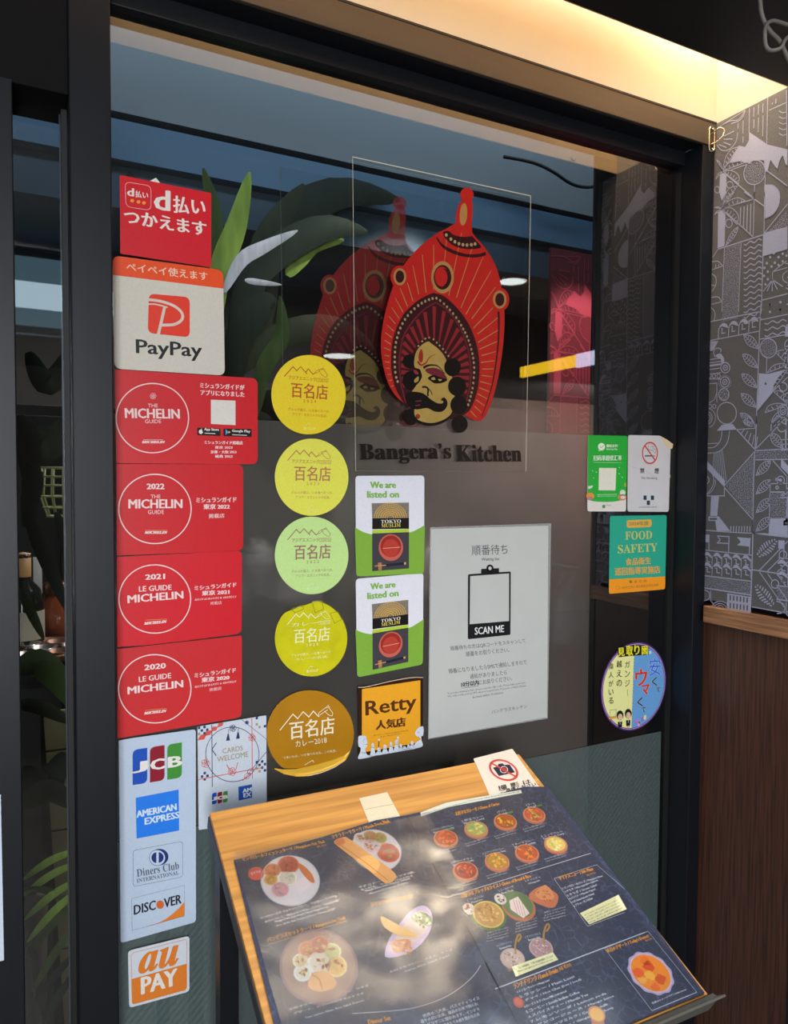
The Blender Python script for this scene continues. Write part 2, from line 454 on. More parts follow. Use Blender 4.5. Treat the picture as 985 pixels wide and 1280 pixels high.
fbox('inner_post', .812, .984, .009, .014, .30, Z+.515, win, mat('inner_black_panel', (24, 22, 24), rough=.3, spec=.5), .001)
# left: the door beside the window
dr = thing('door_1', (-.2, 0, 0), None, None, kind='structure')
fbox('transom', -1.6, .0510, FR+.003, .03, Z+.40, Z+.583, dr, mat('charcoal_transom', (34, 34, 37), rough=.75, k=.3, noise=.1, spec=.15))
fbox('stile', -.10, -.0010, FR-.004, .03, .0, Z+.40, dr)
fbox('pane_gasket', .0455, .0510, -.01, .02, .0, Z+.40, dr, M_rubber, 0)
fbox('stile_beyond', -1.6, -.92, FR, .03, .0, Z+.40, dr)
fbox('bottom_rail', -.0010, .0455, FR, .03, .0, .25, dr)
fbox('hinge_mullion_trim', .0440, .0465, .004, .006, .25, Z+.40, dr, mat('satin_seal', (90, 96, 104), rough=.3), 0)
pane('glass_pane', -.001, .051, .25, Z+.415, 0, dr, M_glass)
pane('glass_pane', -.92, -.10, .05, Z+.40, 0, dr, M_glass)

# ------------------------------------------------------------------ inside the restaurant
struct_box('wall_left', -1.75, -1.6, -.4, 4.2, 0, Z+1.0, M_in)
struct_box('wall_far', -1.6, 3.2, 2.6, 2.7, 0, Z+1.0, M_in)
struct_box('wall_side', 3.2, 3.3, .05, 2.7, 0, Z+1.0, M_in)
struct_box('dining_ceiling', -1.6, 3.3, .05, 2.7, Z+.965, Z+1.0, M_inceil)
# blue-grey soffits that step down towards the window
M_sof1 = mat('blue_grey_soffit', (118, 122, 124), rough=.6, noise=.1, nscale=5, stretch=(.3, 1, 1))
struct_box('trim_3', -1.6, 1.6, .42, .60, Z+.61, Z+.965, M_sof1)
struct_box('trim_4', -1.6, 1.6, .425, .60, Z+.535, Z+.60, mat('blue_lacquered_rail', (78, 108, 132), rough=.5, noise=.12, nscale=4, stretch=(.3, 1, 1)))
struct_box('trim_5', -1.6, 1.6, .44, .60, Z+.46, Z+.53, mat('dark_blue_rail', (40, 60, 74), rough=.5))
struct_box('added_bright_panel', .93, 1.75, .90, .94, 0, Z+.22, mat('rose_grey_bright_panel', (176, 150, 142), rough=.7))  # pale panel made up to brighten the smoky film in front of it
wd = struct_box('wall_red', 1.01, 1.40, .36, .368, 0, Z+.50, mat('red_wallpaper', (130, 30, 46), rough=.6, k=.7, noise=.2, nscale=300))
struct_box('wall_beyond', XR+.08, 9.0, .0, .035, 0, Z+1.06, mat('charcoal_shopfront_wall', (70, 68, 66), rough=.6, noise=.15, nscale=4))

# ------------------------------------------------------------------ wallpaper print on the right wall (flat print)
WALL = Plane((XR, 0, EYE), (0, -1, 0), (0, 0, 1))
def leaf_print(S, m, A, B, w, veins=6, lw=.0011):
    """outlined leaf with a midrib and short ribs, from pixel A (tip) to B (stalk)"""
    a = Vector(S.P(A)); b = Vector(S.P(B)); d = b-a; L = d.length; d.normalize(); n = Vector((-d.y, d.x))
    up = [a+d*L*t+n*w*.5*math.sin(math.pi*t**.85) for t in [i/10 for i in range(11)]]
    dn = [a+d*L*t-n*w*.5*math.sin(math.pi*t**.85) for t in [i/10 for i in range(11)]]
    S.line(m, up+dn[::-1][1:-1], lw, 2, closed=True, local=True)
    S.line(m, [a, b], lw*.8, 2, local=True)
    for i in range(1, veins+1):
        t = i/(veins+1); p = a+d*L*t; r = w*.5*math.sin(math.pi*t**.85)*.72
        for q in (n, -n): S.line(m, [p+q*r*.25+d*.0, p+q*r-d*L*.05], lw*1.1, 2, local=True)
def frond(S, m, pts, base, ticks=6, lw=.0011):
    """half-leaf: an arc, a straight base line and ticks between"""
    c = sp(pts, 5); S.line(m, c, lw, 2)
    S.line(m, [pts[0], pts[-1]], lw, 2)
    for i in range(1, ticks+1):
        t = i/(ticks+1); q = c[int(t*(len(c)-1))]; p = (pts[0][0]+(pts[-1][0]-pts[0][0])*t, pts[0][1]+(pts[-1][1]-pts[0][1])*t)
        S.line(m, [(p[0]+(q[0]-p[0])*.12, p[1]+(q[1]-p[1])*.12), (p[0]+(q[0]-p[0])*.66, p[1]+(q[1]-p[1])*.66)], lw*1.1, 2)
def stipple(S, m, pts, step=.0021, size=.0011, seed=1):
    L = [S.P(p) for p in pts]; rnd = random.Random(seed)
    x0 = min(p[0] for p in L); x1 = max(p[0] for p in L); y0 = min(p[1] for p in L); y1 = max(p[1] for p in L)
    y = y0
    while y < y1:
        x = x0
        while x < x1:
            p = (x+rnd.uniform(-.3, .3)*step, y+rnd.uniform(-.3, .3)*step)
            if inside(p, L):
                t = rnd.uniform(0, 3.14); c, q = math.cos(t), math.sin(t); w = size*rnd.uniform(.7, 1.25); h = size*.42
                S.raw(m, [(p[0]+c*w*i-q*h*j, p[1]+q*w*i+c*h*j) for i, j in ((-.7,-.7),(.7,-.7),(.7,.7),(-.7,.7))], [(0,1,2,3)], S.z(1))
            x += step
        y += step
def waves(S, m, x0, x1, ys, slope, amp, wl, lw=.0012):
    for y in ys:
        pts = []; x = x0
        while x <= x1:
            pts.append((x, y + slope*(x-x0) + amp*math.sin(2*math.pi*(x-x0)/wl))); x += wl/8
        S.line(m, pts, lw, 2)
S = Sheet(WALL, 'wallpaper_print', None, None, (885, 100, 8.53), (400, 600), thick=.0001, lift=.0003)
W = M_wpi; lw = .0012
S.use('printed_pattern')
P_ = S
# upper part (view 1)
frond(P_, W, [(90, 520), (230, 440), (330, 420), (400, 320)], 0, 0)
P_.line(W, sp([(250, 465), (340, 430), (390, 360), (395, 320)]), lw)
P_.line(W, [(445, 300), (440, 560)], lw); P_.line(W, [(640, 190), (630, 680)], lw)
P_.line(W, [(650, 325), (850, 235)], lw); P_.line(W, [(840, 110), (845, 700)], lw*1.2)
for x, ys in ((325, ((460, 520),)), (378, ((430, 570), (600, 670))), (493, ((290, 395), (420, 515))), (542, ((260, 370), (400, 560))), (590, ((250, 350), (380, 600))), (690, ((240, 262),)), (728, ((200, 250),))):
    for a, b in ys: P_.line(W, [(x, a), (x-3, b)], lw)
for k in range(5): P_.line(W, sp([(760, 330+k*60), (800, 350+k*60), (840, 340+k*60)]), lw*.8)
P_.line(W, sp([(95, 690), (150, 750), (230, 740), (300, 660), (320, 560)]), lw)
for a, b in (((170, 600), (280, 545)), ((170, 632), (265, 630)), ((170, 665), (245, 695)), ((120, 690), (200, 720))): P_.line(W, [a, b], lw*1.1)
P_.poly(W, [(440, 555), (640, 690), (850, 740), (850, 915), (830, 900), (800, 800), (770, 850), (740, 950), (700, 900), (670, 850), (640, 960), (610, 990), (600, 860), (520, 850), (400, 890), (360, 860), (260, 885), (230, 880), (330, 700), (400, 715), (440, 640)])
frond(P_, W, [(160, 960), (190, 830), (250, 740), (330, 715)], 0, 6)
frond(P_, W, [(160, 970), (220, 890), (310, 862), (400, 880)], 0, 5)
frond(P_, W, [(165, 975), (250, 965), (330, 1020), (330, 1110)], 0, 6)
frond(P_, W, [(160, 960), (130, 880), (90, 850)], 0, 3); frond(P_, W, [(160, 975), (110, 1000), (85, 1060)], 0, 3)
P_.poly(W, [(130, 1010), (165, 990), (200, 1010), (195, 1200), (150, 1290), (122, 1200)])
P_.ring(W, 235, 1118, 34, 36, lw, n=20); P_.ring(W, 100, 1170, 26, 36, lw, n=20)
P_.ring(W, 500, 985, 112, 132, lw*1.2, rot=20); stipple(P_, W, P_.ell(500, 985, 104, 124, 20, 20), seed=3)
P_.line(W, [(250, 960), (470, 880)], lw); P_.line(W, [(185, 1000), (490, 1260)], lw*1.2); P_.line(W, [(620, 960), (850, 1130)], lw*1.2)
P_.line(W, [(500, 1115), (495, 1260)], lw); P_.line(W, [(615, 990), (602, 1260)], lw)
P_.poly(W, [(608, 1120)] + sp([(608, 1118), (700, 1122), (765, 1200), (760, 1330), (700, 1430), (610, 1480)])[::1])
frond(P_, W, [(160, 1330), (190, 1220), (240, 1150), (320, 1130)], 0, 5)
# second palm and boxes (view 2)
S.view = (885, 240, 8.53)
frond(P_, W, [(150, 180), (220, 100), (320, 62), (400, 95)], 0, 5); frond(P_, W, [(150, 185), (250, 170), (325, 250), (315, 350)], 0, 6)
frond(P_, W, [(150, 180), (110, 160), (72, 165)], 0, 2); frond(P_, W, [(150, 185), (100, 205), (75, 240)], 0, 2); frond(P_, W, [(150, 180), (200, 60), (285, 0)], 0, 6)
P_.poly(W, [(110, 215), (150, 195), (188, 240), (178, 575), (105, 600)])
P_.ring(W, 225, 335, 36, 44, lw, n=20)
P_.line(W, [(190, 215), (480, 475)], lw*1.3); P_.line(W, [(390, 0), (600, 150)], lw*1.3); P_.line(W, [(150, 180), (490, 75)], lw)
for x in (352, 388, 424, 460): P_.line(W, [(x, 165-(x-352)*.35), (x-8, 365+(x-352)*.75)], lw*1.2)
P_.line(W, [(497, 0), (485, 470)], lw); P_.line(W, [(605, 0), (600, 440)], lw)
leaf_print(P_, W, (325, 370), (190, 575), .010)
P_.line(W, [(110, 610), (595, 455)], lw*1.5)
P_.line(W, [(600, 440), (850, 130)], lw*1.2); stipple(P_, W, [(640, 425), (850, 190), (850, 370)], seed=5)
P_.poly(W, [(600, 435), (850, 370), (850, 610), (590, 685)])
P_.line(W, [(178, 590), (150, 1280)], lw); P_.line(W, [(355, 530), (328, 1280)], lw); P_.line(W, [(595, 440), (572, 1280)], lw*1.3)
stipple(P_, W, [(180, 590), (350, 540), (325, 1345), (148, 1395)], seed=7)
waves(P_, W, 385, 585, [560+i*60-2 for i in range(15)], -.28, 13, 90, lw*1.3)
P_.line(W, [(50, 700), (110, 610)], lw); P_.line(W, sp([(45, 745), (110, 740), (160, 790)]), lw*1.2); P_.line(W, [(160, 790), (45, 830)], lw)
P_.line(W, [(85, 770), (85, 810)], lw); P_.line(W, [(115, 765), (118, 800)], lw)
P_.line(W, sp([(40, 870), (85, 910), (85, 990), (45, 1060)]), lw*1.2); P_.line(W, [(20, 990), (80, 1000)], lw)
P_.line(W, sp([(35, 1125), (110, 1120), (148, 1170)]), lw*1.2); P_.line(W, [(148, 1170), (35, 1200)], lw)
for p in ((665, 695), (705, 655), (755, 695), (630, 760), (715, 755), (800, 660), (680, 795), (640, 850), (605, 810), (755, 780), (800, 740), (840, 680), (600, 895), (640, 930), (615, 985)): P_.disc(W, p[0], p[1], 12, 15, n=8)
P_.line(W, [(695, 850), (840, 735)], lw); P_.line(W, [(695, 850), (850, 805)], lw); P_.line(W, [(692, 850), (690, 930)], lw)
for q in ((590, 1060), (632, 1060), (688, 1058), (742, 1040), (800, 1010)): P_.line(W, [(690, 935), q], lw*1.2)
P_.line(W, sp([(850, 840), (805, 880), (805, 940), (850, 970)]), lw)
P_.line(W, [(575, 1155), (850, 1085)], lw*1.3)
for p in ((668, 1200), (775, 1175), (770, 1255)): P_.disc(W, p[0], p[1], 14, 15, n=8)
# middle (view 3)
S.view = (880, 380, 8.533)
for p in ((707, 5), (707, 85), (815, 60)): P_.disc(W, p[0], p[1], 13, 14, n=8)
P_.line(W, [(70, 190), (605, 80)], lw*1.4)
P_.line(W, sp([(70, 30), (115, 80), (118, 150), (100, 185)]), lw)
for i in range(4):
    x = 155+i*108; y = 250-i*22
    P_.poly(W, sp([(x+8, y-5), (x+45, y-45), (x+85, y-38), (x+105, y)], 4)+[(x+100, y+5), (x+45, y-12)])
    P_.line(W, [(x, y+118), (x+5, y+15), (x+30, y-18)], lw*1.2); P_.line(W, [(x+30, y+12), (x+42, y+12), (x+38, y+65), (x+75, y+58)], lw*1.3)
P_.line(W, [(70, 390), (600, 288)], lw*1.2)
P_.line(W, [(608, 0), (590, 450), (560, 1280)], lw*1.3)
P_.line(W, [(600, 172), (895, 110)], lw*1.2); waves(P_, W, 650, 895, [205, 270, 335], -.13, 14, 110, lw*1.3); P_.line(W, [(600, 375), (895, 325)], lw*1.2)
for i, (x, y) in enumerate(((425, 330), (415, 535), (405, 745), (398, 955), (390, 1165))): leaf_print(P_, W, (x, y), (x+165, y+150), .0125)
P_.ring(W, 690, 472, 88, 102, lw*1.2); stipple(P_, W, P_.ell(690, 472, 82, 96, 20), seed=9); P_.line(W, [(672, 575), (668, 735)], lw)
P_.line(W, sp([(895, 380), (865, 420), (870, 490), (895, 530)]), lw)
frond(P_, W, [(765, 515), (840, 490), (895, 520), (890, 640)], 0, 3); frond(P_, W, [(675, 735), (740, 660), (830, 635), (895, 650)], 0, 4)
P_.poly(W, [(590, 740), (690, 745), (870, 700), (790, 790), (745, 870), (738, 940), (570, 1140)])
P_.disc(M_wp, 660, 850, 12, 14, 3, n=10)
frond(P_, W, [(740, 920), (740, 830), (800, 740), (895, 700)], 0, 5); P_.line(W, [(740, 930), (895, 780)], lw); P_.ring(W, 848, 885, 42, 46, lw*1.2, n=22)
frond(P_, W, [(745, 935), (820, 930), (890, 1000), (890, 1065)], 0, 3); frond(P_, W, [(655, 1160), (690, 1090), (780, 1060), (895, 1075)], 0, 4); frond(P_, W, [(720, 1280), (740, 1210), (800, 1150), (895, 1120)], 0, 3)
P_.poly(W, [(65, 400), (155, 395), (110, 480), (90, 500), (60, 500)]); stipple(P_, M_wp, [(72, 405), (140, 400), (85, 470)], seed=4)
P_.line(W, sp([(125, 570), (105, 520), (130, 475), (180, 480), (180, 515)]), lw*1.3)
P_.poly(W, sp([(130, 545), (180, 530), (215, 580), (215, 630), (190, 640), (180, 590), (140, 570)], 4, True))
for y in (585, 620, 650, 690, 740): P_.line(W, [(55, y+10), (185, y-8)], lw*(2.4 if y == 650 else 1.2))
for cx, cy in ((230, 680), (225, 832)):
    P_.ring(W, cx, cy, 48, 55, lw*1.4, n=28); P_.ring(W, cx, cy, 24, 27, lw*1.4, n=18); P_.disc(W, cx, cy, 9, 10, n=10)
for k in range(22):
    t = k/22*6.28; P_.disc(W, 225+66*math.cos(t), 832+72*math.sin(t), 5, 5, n=6)
for cx in (62, 108, 158): P_.ring(W, cx, 768, 18, 22, lw*1.1, n=16)
P_.line(W, [(60, 800), (180, 800)], lw*1.2); P_.line(W, [(60, 850), (140, 845), (140, 1050)], lw*1.1)
P_.line(W, sp([(140, 940), (110, 1020), (45, 1060)]), lw*1.1)
P_.ring(W, 215, 965, 54, 64, lw*1.4, n=28); stipple(P_, W, P_.ell(215, 965, 46, 56, 16), step=.0026, size=.0015, seed=6)
for cx in (66, 112): P_.ring(W, cx, 1092, 18, 22, lw*1.1, n=16)
P_.ring(W, 245, 1165, 103, 116, lw*1.3)
P_.ring(W, 45, 1215, 44, 62, lw*1.2, n=24); P_.ring(W, 45, 1215, 26, 36, lw, n=20); P_.ring(W, 45, 1215, 80, 100, lw, n=28, a0=-80, a1=80)
# lower (view 4)
S.view = (875, 520, 8.536)
P_.poly(W, [(235, 95), (350, 85), (395, 145), (180, 158)])
P_.line(W, sp([(70, 340), (160, 330), (220, 260), (238, 160)]), lw*1.2); P_.line(W, sp([(70, 398), (200, 380), (290, 290), (320, 160)]), lw*1.2); P_.line(W, [(75, 296), (195, 290)], lw)
for i in range(7): P_.line(W, [(150+i*15, 390-i*6), (140+i*24, 620+i*14)], lw*.9)
P_.poly(W, [(70, 470), (270, 690), (265, 760), (70, 560)])
P_.line(W, [(395, 145), (595, 130)], lw); P_.line(W, [(395, 145), (590, 360)], lw*1.4)
for i in range(5): P_.line(W, [(440+i*40, 185+i*42), (480+i*34, 140+i*4+i*16)], lw*1.1)
P_.line(W, [(608, 0), (590, 360), (575, 660), (565, 1250)], lw*1.4)
P_.line(W, [(590, 360), (780, 165), (935, 0)], lw*1.2); P_.line(W, sp([(830, 0), (770, 70), (760, 160)]), lw*1.2)
for i in range(3): P_.line(W, [(790+i*38, 115-i*42), (815+i*38, 90-i*40)], lw); 
P_.ring(W, 875, 120, 44, 48, lw*1.2, n=24); P_.line(W, [(920, 0), (918, 340)], lw*2)
leaf_print(P_, W, (755, 185), (890, 345), .0135); leaf_print(P_, W, (450, 0), (580, 115), .0125)
P_.line(W, [(595, 370), (939, 350)], lw*1.3); P_.line(W, [(595, 468), (939, 462)], lw*1.3); stipple(P_, W, [(600, 378), (939, 360), (939, 455), (600, 460)], seed=11)
P_.line(W, [(590, 375), (260, 745)], lw*1.3); P_.line(W, [(260, 760), (570, 1110)], lw*1.3); stipple(P_, W, [(585, 400), (570, 1090), (275, 750)], seed=12)
for i in range(4): leaf_print(P_, W, (755, 480+i*200), (600, 635+i*198), .0135)
P_.line(W, [(780, 475), (939, 655)], lw*1.2)
for cy in (677, 763): P_.ring(W, 826, cy, 14, 15, lw*1.4, n=14)
P_.line(W, [(760, 722), (939, 720)], lw*1.2); P_.line(W, [(745, 812), (939, 810)], lw*1.5); P_.line(W, [(752, 700), (740, 1260)], lw*1.2); P_.line(W, [(930, 640), (925, 815)], lw*1.2)
stipple(P_, W, [(760, 820), (939, 820), (939, 1085), (755, 1090)], seed=13)
P_.poly(W, [(745, 1092), (939, 1090), (939, 1290), (740, 1270)])
P_.ring(W, 68, 685, 32, 38, lw*1.3, n=22); P_.disc(W, 66, 685, 14, 16, n=12)
P_.line(W, sp([(75, 560), (130, 610), (150, 700), (120, 780), (70, 835)]), lw*1.2); P_.line(W, sp([(165, 680), (165, 730), (130, 800), (80, 840)]), lw)
P_.line(W, [(60, 852), (262, 852), (262, 770)], lw*1.3)
P_.poly(W, [(120, 855), (205, 855), (185, 1075), (110, 1075)])
P_.poly(W, [(95, 1070), (200, 1068), (325, 1228), (180, 1225), (165, 1120), (90, 1120)]); P_.poly(M_wp, [(105, 1088), (185, 1086), (185, 1108), (105, 1108)], 3)
for i in range(8): P_.line(W, [(333+i*29, 1175), (330+i*29, 1235)], lw*1.3)
P_.line(W, [(50, 1218), (330, 1240), (740, 1258)], lw*1.3)
# bottom (view 5)
S.view = (870, 650, 8.53)
P_.poly(W, [(90, 155), (145, 155), (145, 240), (90, 235)]); P_.line(W, [(142, 155), (140, 320)], lw*1.3)
P_.line(W, [(230, 170), (355, 178), (350, 340)], lw*1.4); P_.line(W, [(230, 170), (262, 212), (230, 245), (350, 250)], lw*1.3)
P_.poly(W, [(440, 182), (580, 195), (580, 285), (440, 270), (480, 232)]); P_.line(W, [(580, 190), (570, 365)], lw*1.4)
P_.line(W, [(90, 320), (600, 375)], lw*1.2)
for r in range(2):
    for i in range(5):
        x = 85+i*103; y = 360+r*110+i*8
        P_.poly(W, sp([(x, y+10), (x+25, y-18), (x+60, y-8), (x+92, y+45)], 4)+[(x+85, y+50), (x+40, y+15), (x, y+22)])
        P_.line(W, [(x+92, y+20), (x+88, y+120)], lw); P_.line(W, [(x+20, y+35), (x+38, y+38), (x+36, y+82), (x+70, y+88)], lw*1.3)
P_.line(W, [(75, 590), (600, 655)], lw*1.5); P_.line(W, [(75, 720), (585, 800)], lw*1.8); stipple(P_, W, [(80, 600), (590, 665), (580, 790), (80, 710)], seed=15)
P_.line(W, [(612, 0), (600, 530), (580, 1010)], lw*1.6)
P_.line(W, [(600, 140), (981, 185)], lw*1.3)
for A, B in (((855, 215), (655, 390)), ((645, 700), (830, 920))):
    a = Vector(A); b = Vector(B); d = (b-a); n = Vector((-d.y, d.x)).normalized()
    for i in range(9):
        p = a+d*(i+.5)/9; r = 62*math.sin(math.pi*(i+1)/10.5)
        for q in (n, -n): P_.line(W, [(p+q*9)[:], (p+q*r-d*.06)[:]], lw*1.7)
P_.line(W, [(680, 535), (981, 225)], lw*1.2); P_.line(W, [(765, 545), (900, 410)], lw*1.2); P_.line(W, [(868, 555), (981, 445)], lw*1.2); P_.ring(W, 930, 372, 40, 44, lw*1.3, n=22)
P_.line(W, [(605, 530), (981, 585)], lw*1.5)
P_.line(W, [(680, 555), (981, 985)], lw*1.2); P_.line(W, [(765, 570), (820, 650)], lw*1.2); P_.line(W, [(880, 720), (981, 860)], lw*1.2); P_.line(W, [(865, 575), (975, 720)], lw*1.2); P_.ring(W, 845, 682, 40, 46, lw*1.3, n=22)
P_.line(W, [(600, 925), (981, 995)], lw*1.3)
for i in range(4):
    x = 700+i*95
    for q in ((-30, -15), (0, -32), (30, -15)): P_.line(W, [(x, 1060+i*12), (x+q[0], 1060+i*12+q[1])], lw*1.1)
P_.poly(W, [(335, 780), (590, 820), (585, 1010), (470, 990), (330, 960)])
for r in range(3):
    for i in range(6):
        x = 362+i*36; y = 800+r*82+i*5
        if r == 2: P_.poly(M_wp, [(x, y), (x+14, y+2), (x+14, y+38), (x, y+34)], 3)
        else: P_.poly(M_wp, [(x, y), (x+16, y+2), (x+14, y+58), (x-2, y+55)], 3)
P_.line(W, sp([(75, 740), (140, 770), (140, 840), (80, 860)]), lw*1.3); P_.line(W, [(160, 750), (160, 860), (230, 950)], lw*1.1)
for r in (36, 62, 90): P_.ring(W, 260, 940, r, r*.8, lw*1.1, a0=180, a1=360)
wp_root = P_.done()
wp_root.name = 'wallpaper_print'; wp_mesh = [c for c in wp_root.children][0]
Mloc = wp_root.matrix_world.copy()
wp_root.parent = wr; wp_root.matrix_parent_inverse = Matrix.Translation(-wr.location)
wp_root['kind'] = 'structure'
# the pattern goes on towards the corridor (same print, next repeats)
me2 = wp_mesh.data.copy(); lim = (-WEND) - P_.c[0] - .1335 - .0005
for v in me2.vertices: v.co.x = min(v.co.x, lim)
o = bpy.data.objects.new('printed_pattern', me2); COL.objects.link(o); o.parent = wp_root; o.location = (.1335, 0, 0)
for v in wp_mesh.data.vertices: v.co.x = min(v.co.x, lim + .1335)

# ------------------------------------------------------------------ stickers on the window glass
WHT = ink(226, 222, 214); PINKW = ink(243, 208, 206); RED = ink(203, 30, 38)
def sticker(label, view, corners, r, backing, cat='sticker', name='sticker', group=None, rs=None, plane=GLASS, thick=.0004, lift=.0002):
    c = (sum(p[0] for p in corners)/len(corners), sum(p[1] for p in corners)/len(corners))
    S = Sheet(plane, name, label, cat, view, c, group, thick, lift)
    o = S.round(corners, r, rs=rs); S.outline = o
    S.fill(backing, o, thick=thick)
    return S
V1 = (130, 210, 4.69); V2 = (130, 450, 4.69); V3 = (130, 680, 4.69); V4 = (130, 880, 3.282); V5 = (330, 430, 4.414); V6 = (330, 710, 4.69); V7 = (520, 640, 4.411); V8 = (720, 530, 3.285)
LC = 'payment and guide stickers in the left columns'

# red payment sticker
S = sticker('red payment sticker with white Japanese lettering at the top of the left column', V1, [(92, 42), (628, 148), (628, 583), (95, 503)], .002, ink(206, 26, 40), group=LC)
S.use('lettering')
S.text(WHT, 'd', (297, 243), (383, 252), 112, bold=.0011, up=(341, 132))
S.text(WHT, '払い', (407, 262), (592, 280), 92, bold=.0006, up=(500, 172))
S.text(WHT, 'つかえます', (122, 325), (600, 400), 72, bold=.0007, up=(362, 282))
S.use('emblem')
S.line(PINKW, S.round([(123, 82), (275, 106), (275, 250), (128, 228)], .006), .0004, 2, True, True)
S.text(WHT, 'd', (137, 163), (173, 167), 44, bold=.0005, up=(156, 120)); S.text(WHT, '払い', (183, 172), (258, 182), 38, bold=.0002, up=(221, 138))
for x, y in ((165, 193), (202, 200), (234, 206)): S.disc(ink(240, 150, 40), x, y, 11, 10)
S.use('paper_corner'); S.fill(ink(225, 222, 215), [S.P(p) for p in ((262, 80), (305, 57), (330, 90), (320, 110))], thick=.0001)
S.done()

# QR payment sticker with orange top
S = sticker('white payment sticker with orange-red top band and square P emblem', V1, [(50, 513), (697, 600), (708, 1217), (60, 1177)], .0085, ink(208, 202, 190), group=LC, thick=.0006)
S.use('header_band')
a = S.P((52, 628)); b = S.P((700, 708)); n = (-(b[1]-a[1]), b[0]-a[0])
S.fill(ink(232, 78, 28), clip(S.outline, a, n), 1)
S.use('lettering'); S.text(ink(246, 205, 180), 'ペイペイ使えます', (133, 605), (608, 662), 50, bold=.0002, up=(372, 583))
S.text(ink(24, 22, 24), 'PayPay', (190, 1112), (572, 1133), 110, bold=.0006, up=(383, 1018))
S.use('emblem'); S.fill(ink(226, 58, 34), S.round([(262, 737), (502, 758), (502, 994), (256, 968)], .007), 1)
c = ink(212, 200, 188)
S.line(c, sp([(250, 772), (330, 782), (410, 810), (455, 850), (455, 890), (410, 918), (338, 922)]), .0032, 2)
S.line(c, [(316, 985), (356, 812)], .0032, 2); S.line(c, sp([(250, 800), (300, 800), (372, 818)]), .0016, 3)
S.done()

# four restaurant-guide stickers
def guide(label, V, corners, rc, year, legend, texts, rs, redc, extra=None):
    S = sticker(label, V, corners, 0, redc, group='red restaurant guide stickers', rs=rs)
    S.use('ring'); S.line(PINKW, S.ell(rc[0], rc[1], rc[2], rc[3], 72), .00125, 2, True)
    S.use('lettering')
    for t in texts: S.text(PINKW, *t[:4], **(t[4] if len(t) > 4 else {}))
    return S
RR = [0, .0085, .0085, 0]
S = guide('wide red restaurant guide sticker with app badges, topmost of its stack', V2, [(62, 55), (900, 108), (900, 612), (72, 605)], (283, 341, 212, 203), None, None, [
    ('THE', (258, 278), (315, 278), 21), ('MICHELIN', (125, 340), (442, 344), 56, dict(bold=.0005)), ('GUIDE', (240, 371), (335, 371), 22),
    ('MICHELIN', (222, 488), (357, 488), 14, dict(bold=.0003, style='bolditalic')),
    ('ミシュランガイドが', (563, 163), (822, 176), 30, dict(bold=.0003)), ('アプリになりました', (566, 206), (822, 217), 30, dict(bold=.0003)),
    ('ミシュランガイド掲載店', (588, 493), (812, 496), 20, dict(bold=.0002)), ('東京 2023', (650, 521), (752, 521), 17, dict(bold=.0002)),
    ('京都・大阪 2023', (625, 548), (775, 548), 18, dict(bold=.0002)), ('福島 2023', (650, 573), (752, 573), 17, dict(bold=.0002))], [0, .0085, .0085, 0], RED)
S.use('star_emblem')
for k in range(6):
    t = k*math.pi/3; S.ring(PINKW, 287+11*math.cos(t), 212+11*math.sin(t), 7, 7, .0003, n=12)
S.use('emblem'); S.line(PINKW, [(230, 468), (345, 468)], .0004)
S.use('blank_square'); S.poly(ink(222, 216, 208), [(626, 233), (770, 239), (770, 382), (626, 375)])
S.use('app_badges')
for q, wd_, ax, tri in (([(545, 396), (682, 402), (682, 446), (547, 441)], ('App Store', (588, 417), (672, 420)), 567, 0), ([(699, 402), (865, 405), (865, 451), (699, 446)], ('Google Play', (750, 426), (856, 430)), 722, 1)):
    S.fill(ink(14, 12, 14), S.round(q, .001), 1); S.text(WHT, wd_[0], wd_[1], wd_[2], 19, bold=.0002, layer=3)
    S.line(WHT, [(wd_[1][0], wd_[1][1]+12), (wd_[2][0]-20, wd_[2][1]+12)], .0008, 3)
    if tri: S.poly(ink(90, 160, 220), [(712, 405), (712, 440), (728, 423)], 3); S.poly(ink(230, 190, 60), [(728, 415), (742, 423), (728, 431)], 3)
    else: S.disc(WHT, 567, 421, 12, 13, 3); S.disc(ink(14, 12, 14), 579, 417, 4, 5, 4); S.line(WHT, [(568, 409), (573, 402)], .0005, 3)
S.done()
S = guide('red restaurant guide sticker dated 2022, second of its stack', V2, [(72, 609), (815, 612), (815, 1118), (75, 1146)], (298, 873, 212, 203), None, None, [
    ('2022', (252, 757), (352, 757), 32, dict(bold=.0005)), ('THE', (273, 811), (330, 811), 21), ('MICHELIN', (145, 870), (457, 868), 52, dict(bold=.0005)), ('GUIDE', (257, 903), (350, 902), 23),
    ('MICHELIN', (238, 1018), (370, 1018), 15, dict(bold=.0003, style='bolditalic')),
    ('ミシュランガイド', (540, 836), (775, 832), 29, dict(bold=.0003)), ('東京 2022', (583, 875), (735, 873), 30, dict(bold=.0004)), ('掲載店', (613, 928), (705, 924), 25, dict(bold=.0001))], RR, ink(200, 28, 36))
S.use('emblem'); S.line(ink(226, 150, 90), [(242, 998), (370, 998)], .0005); S.done()
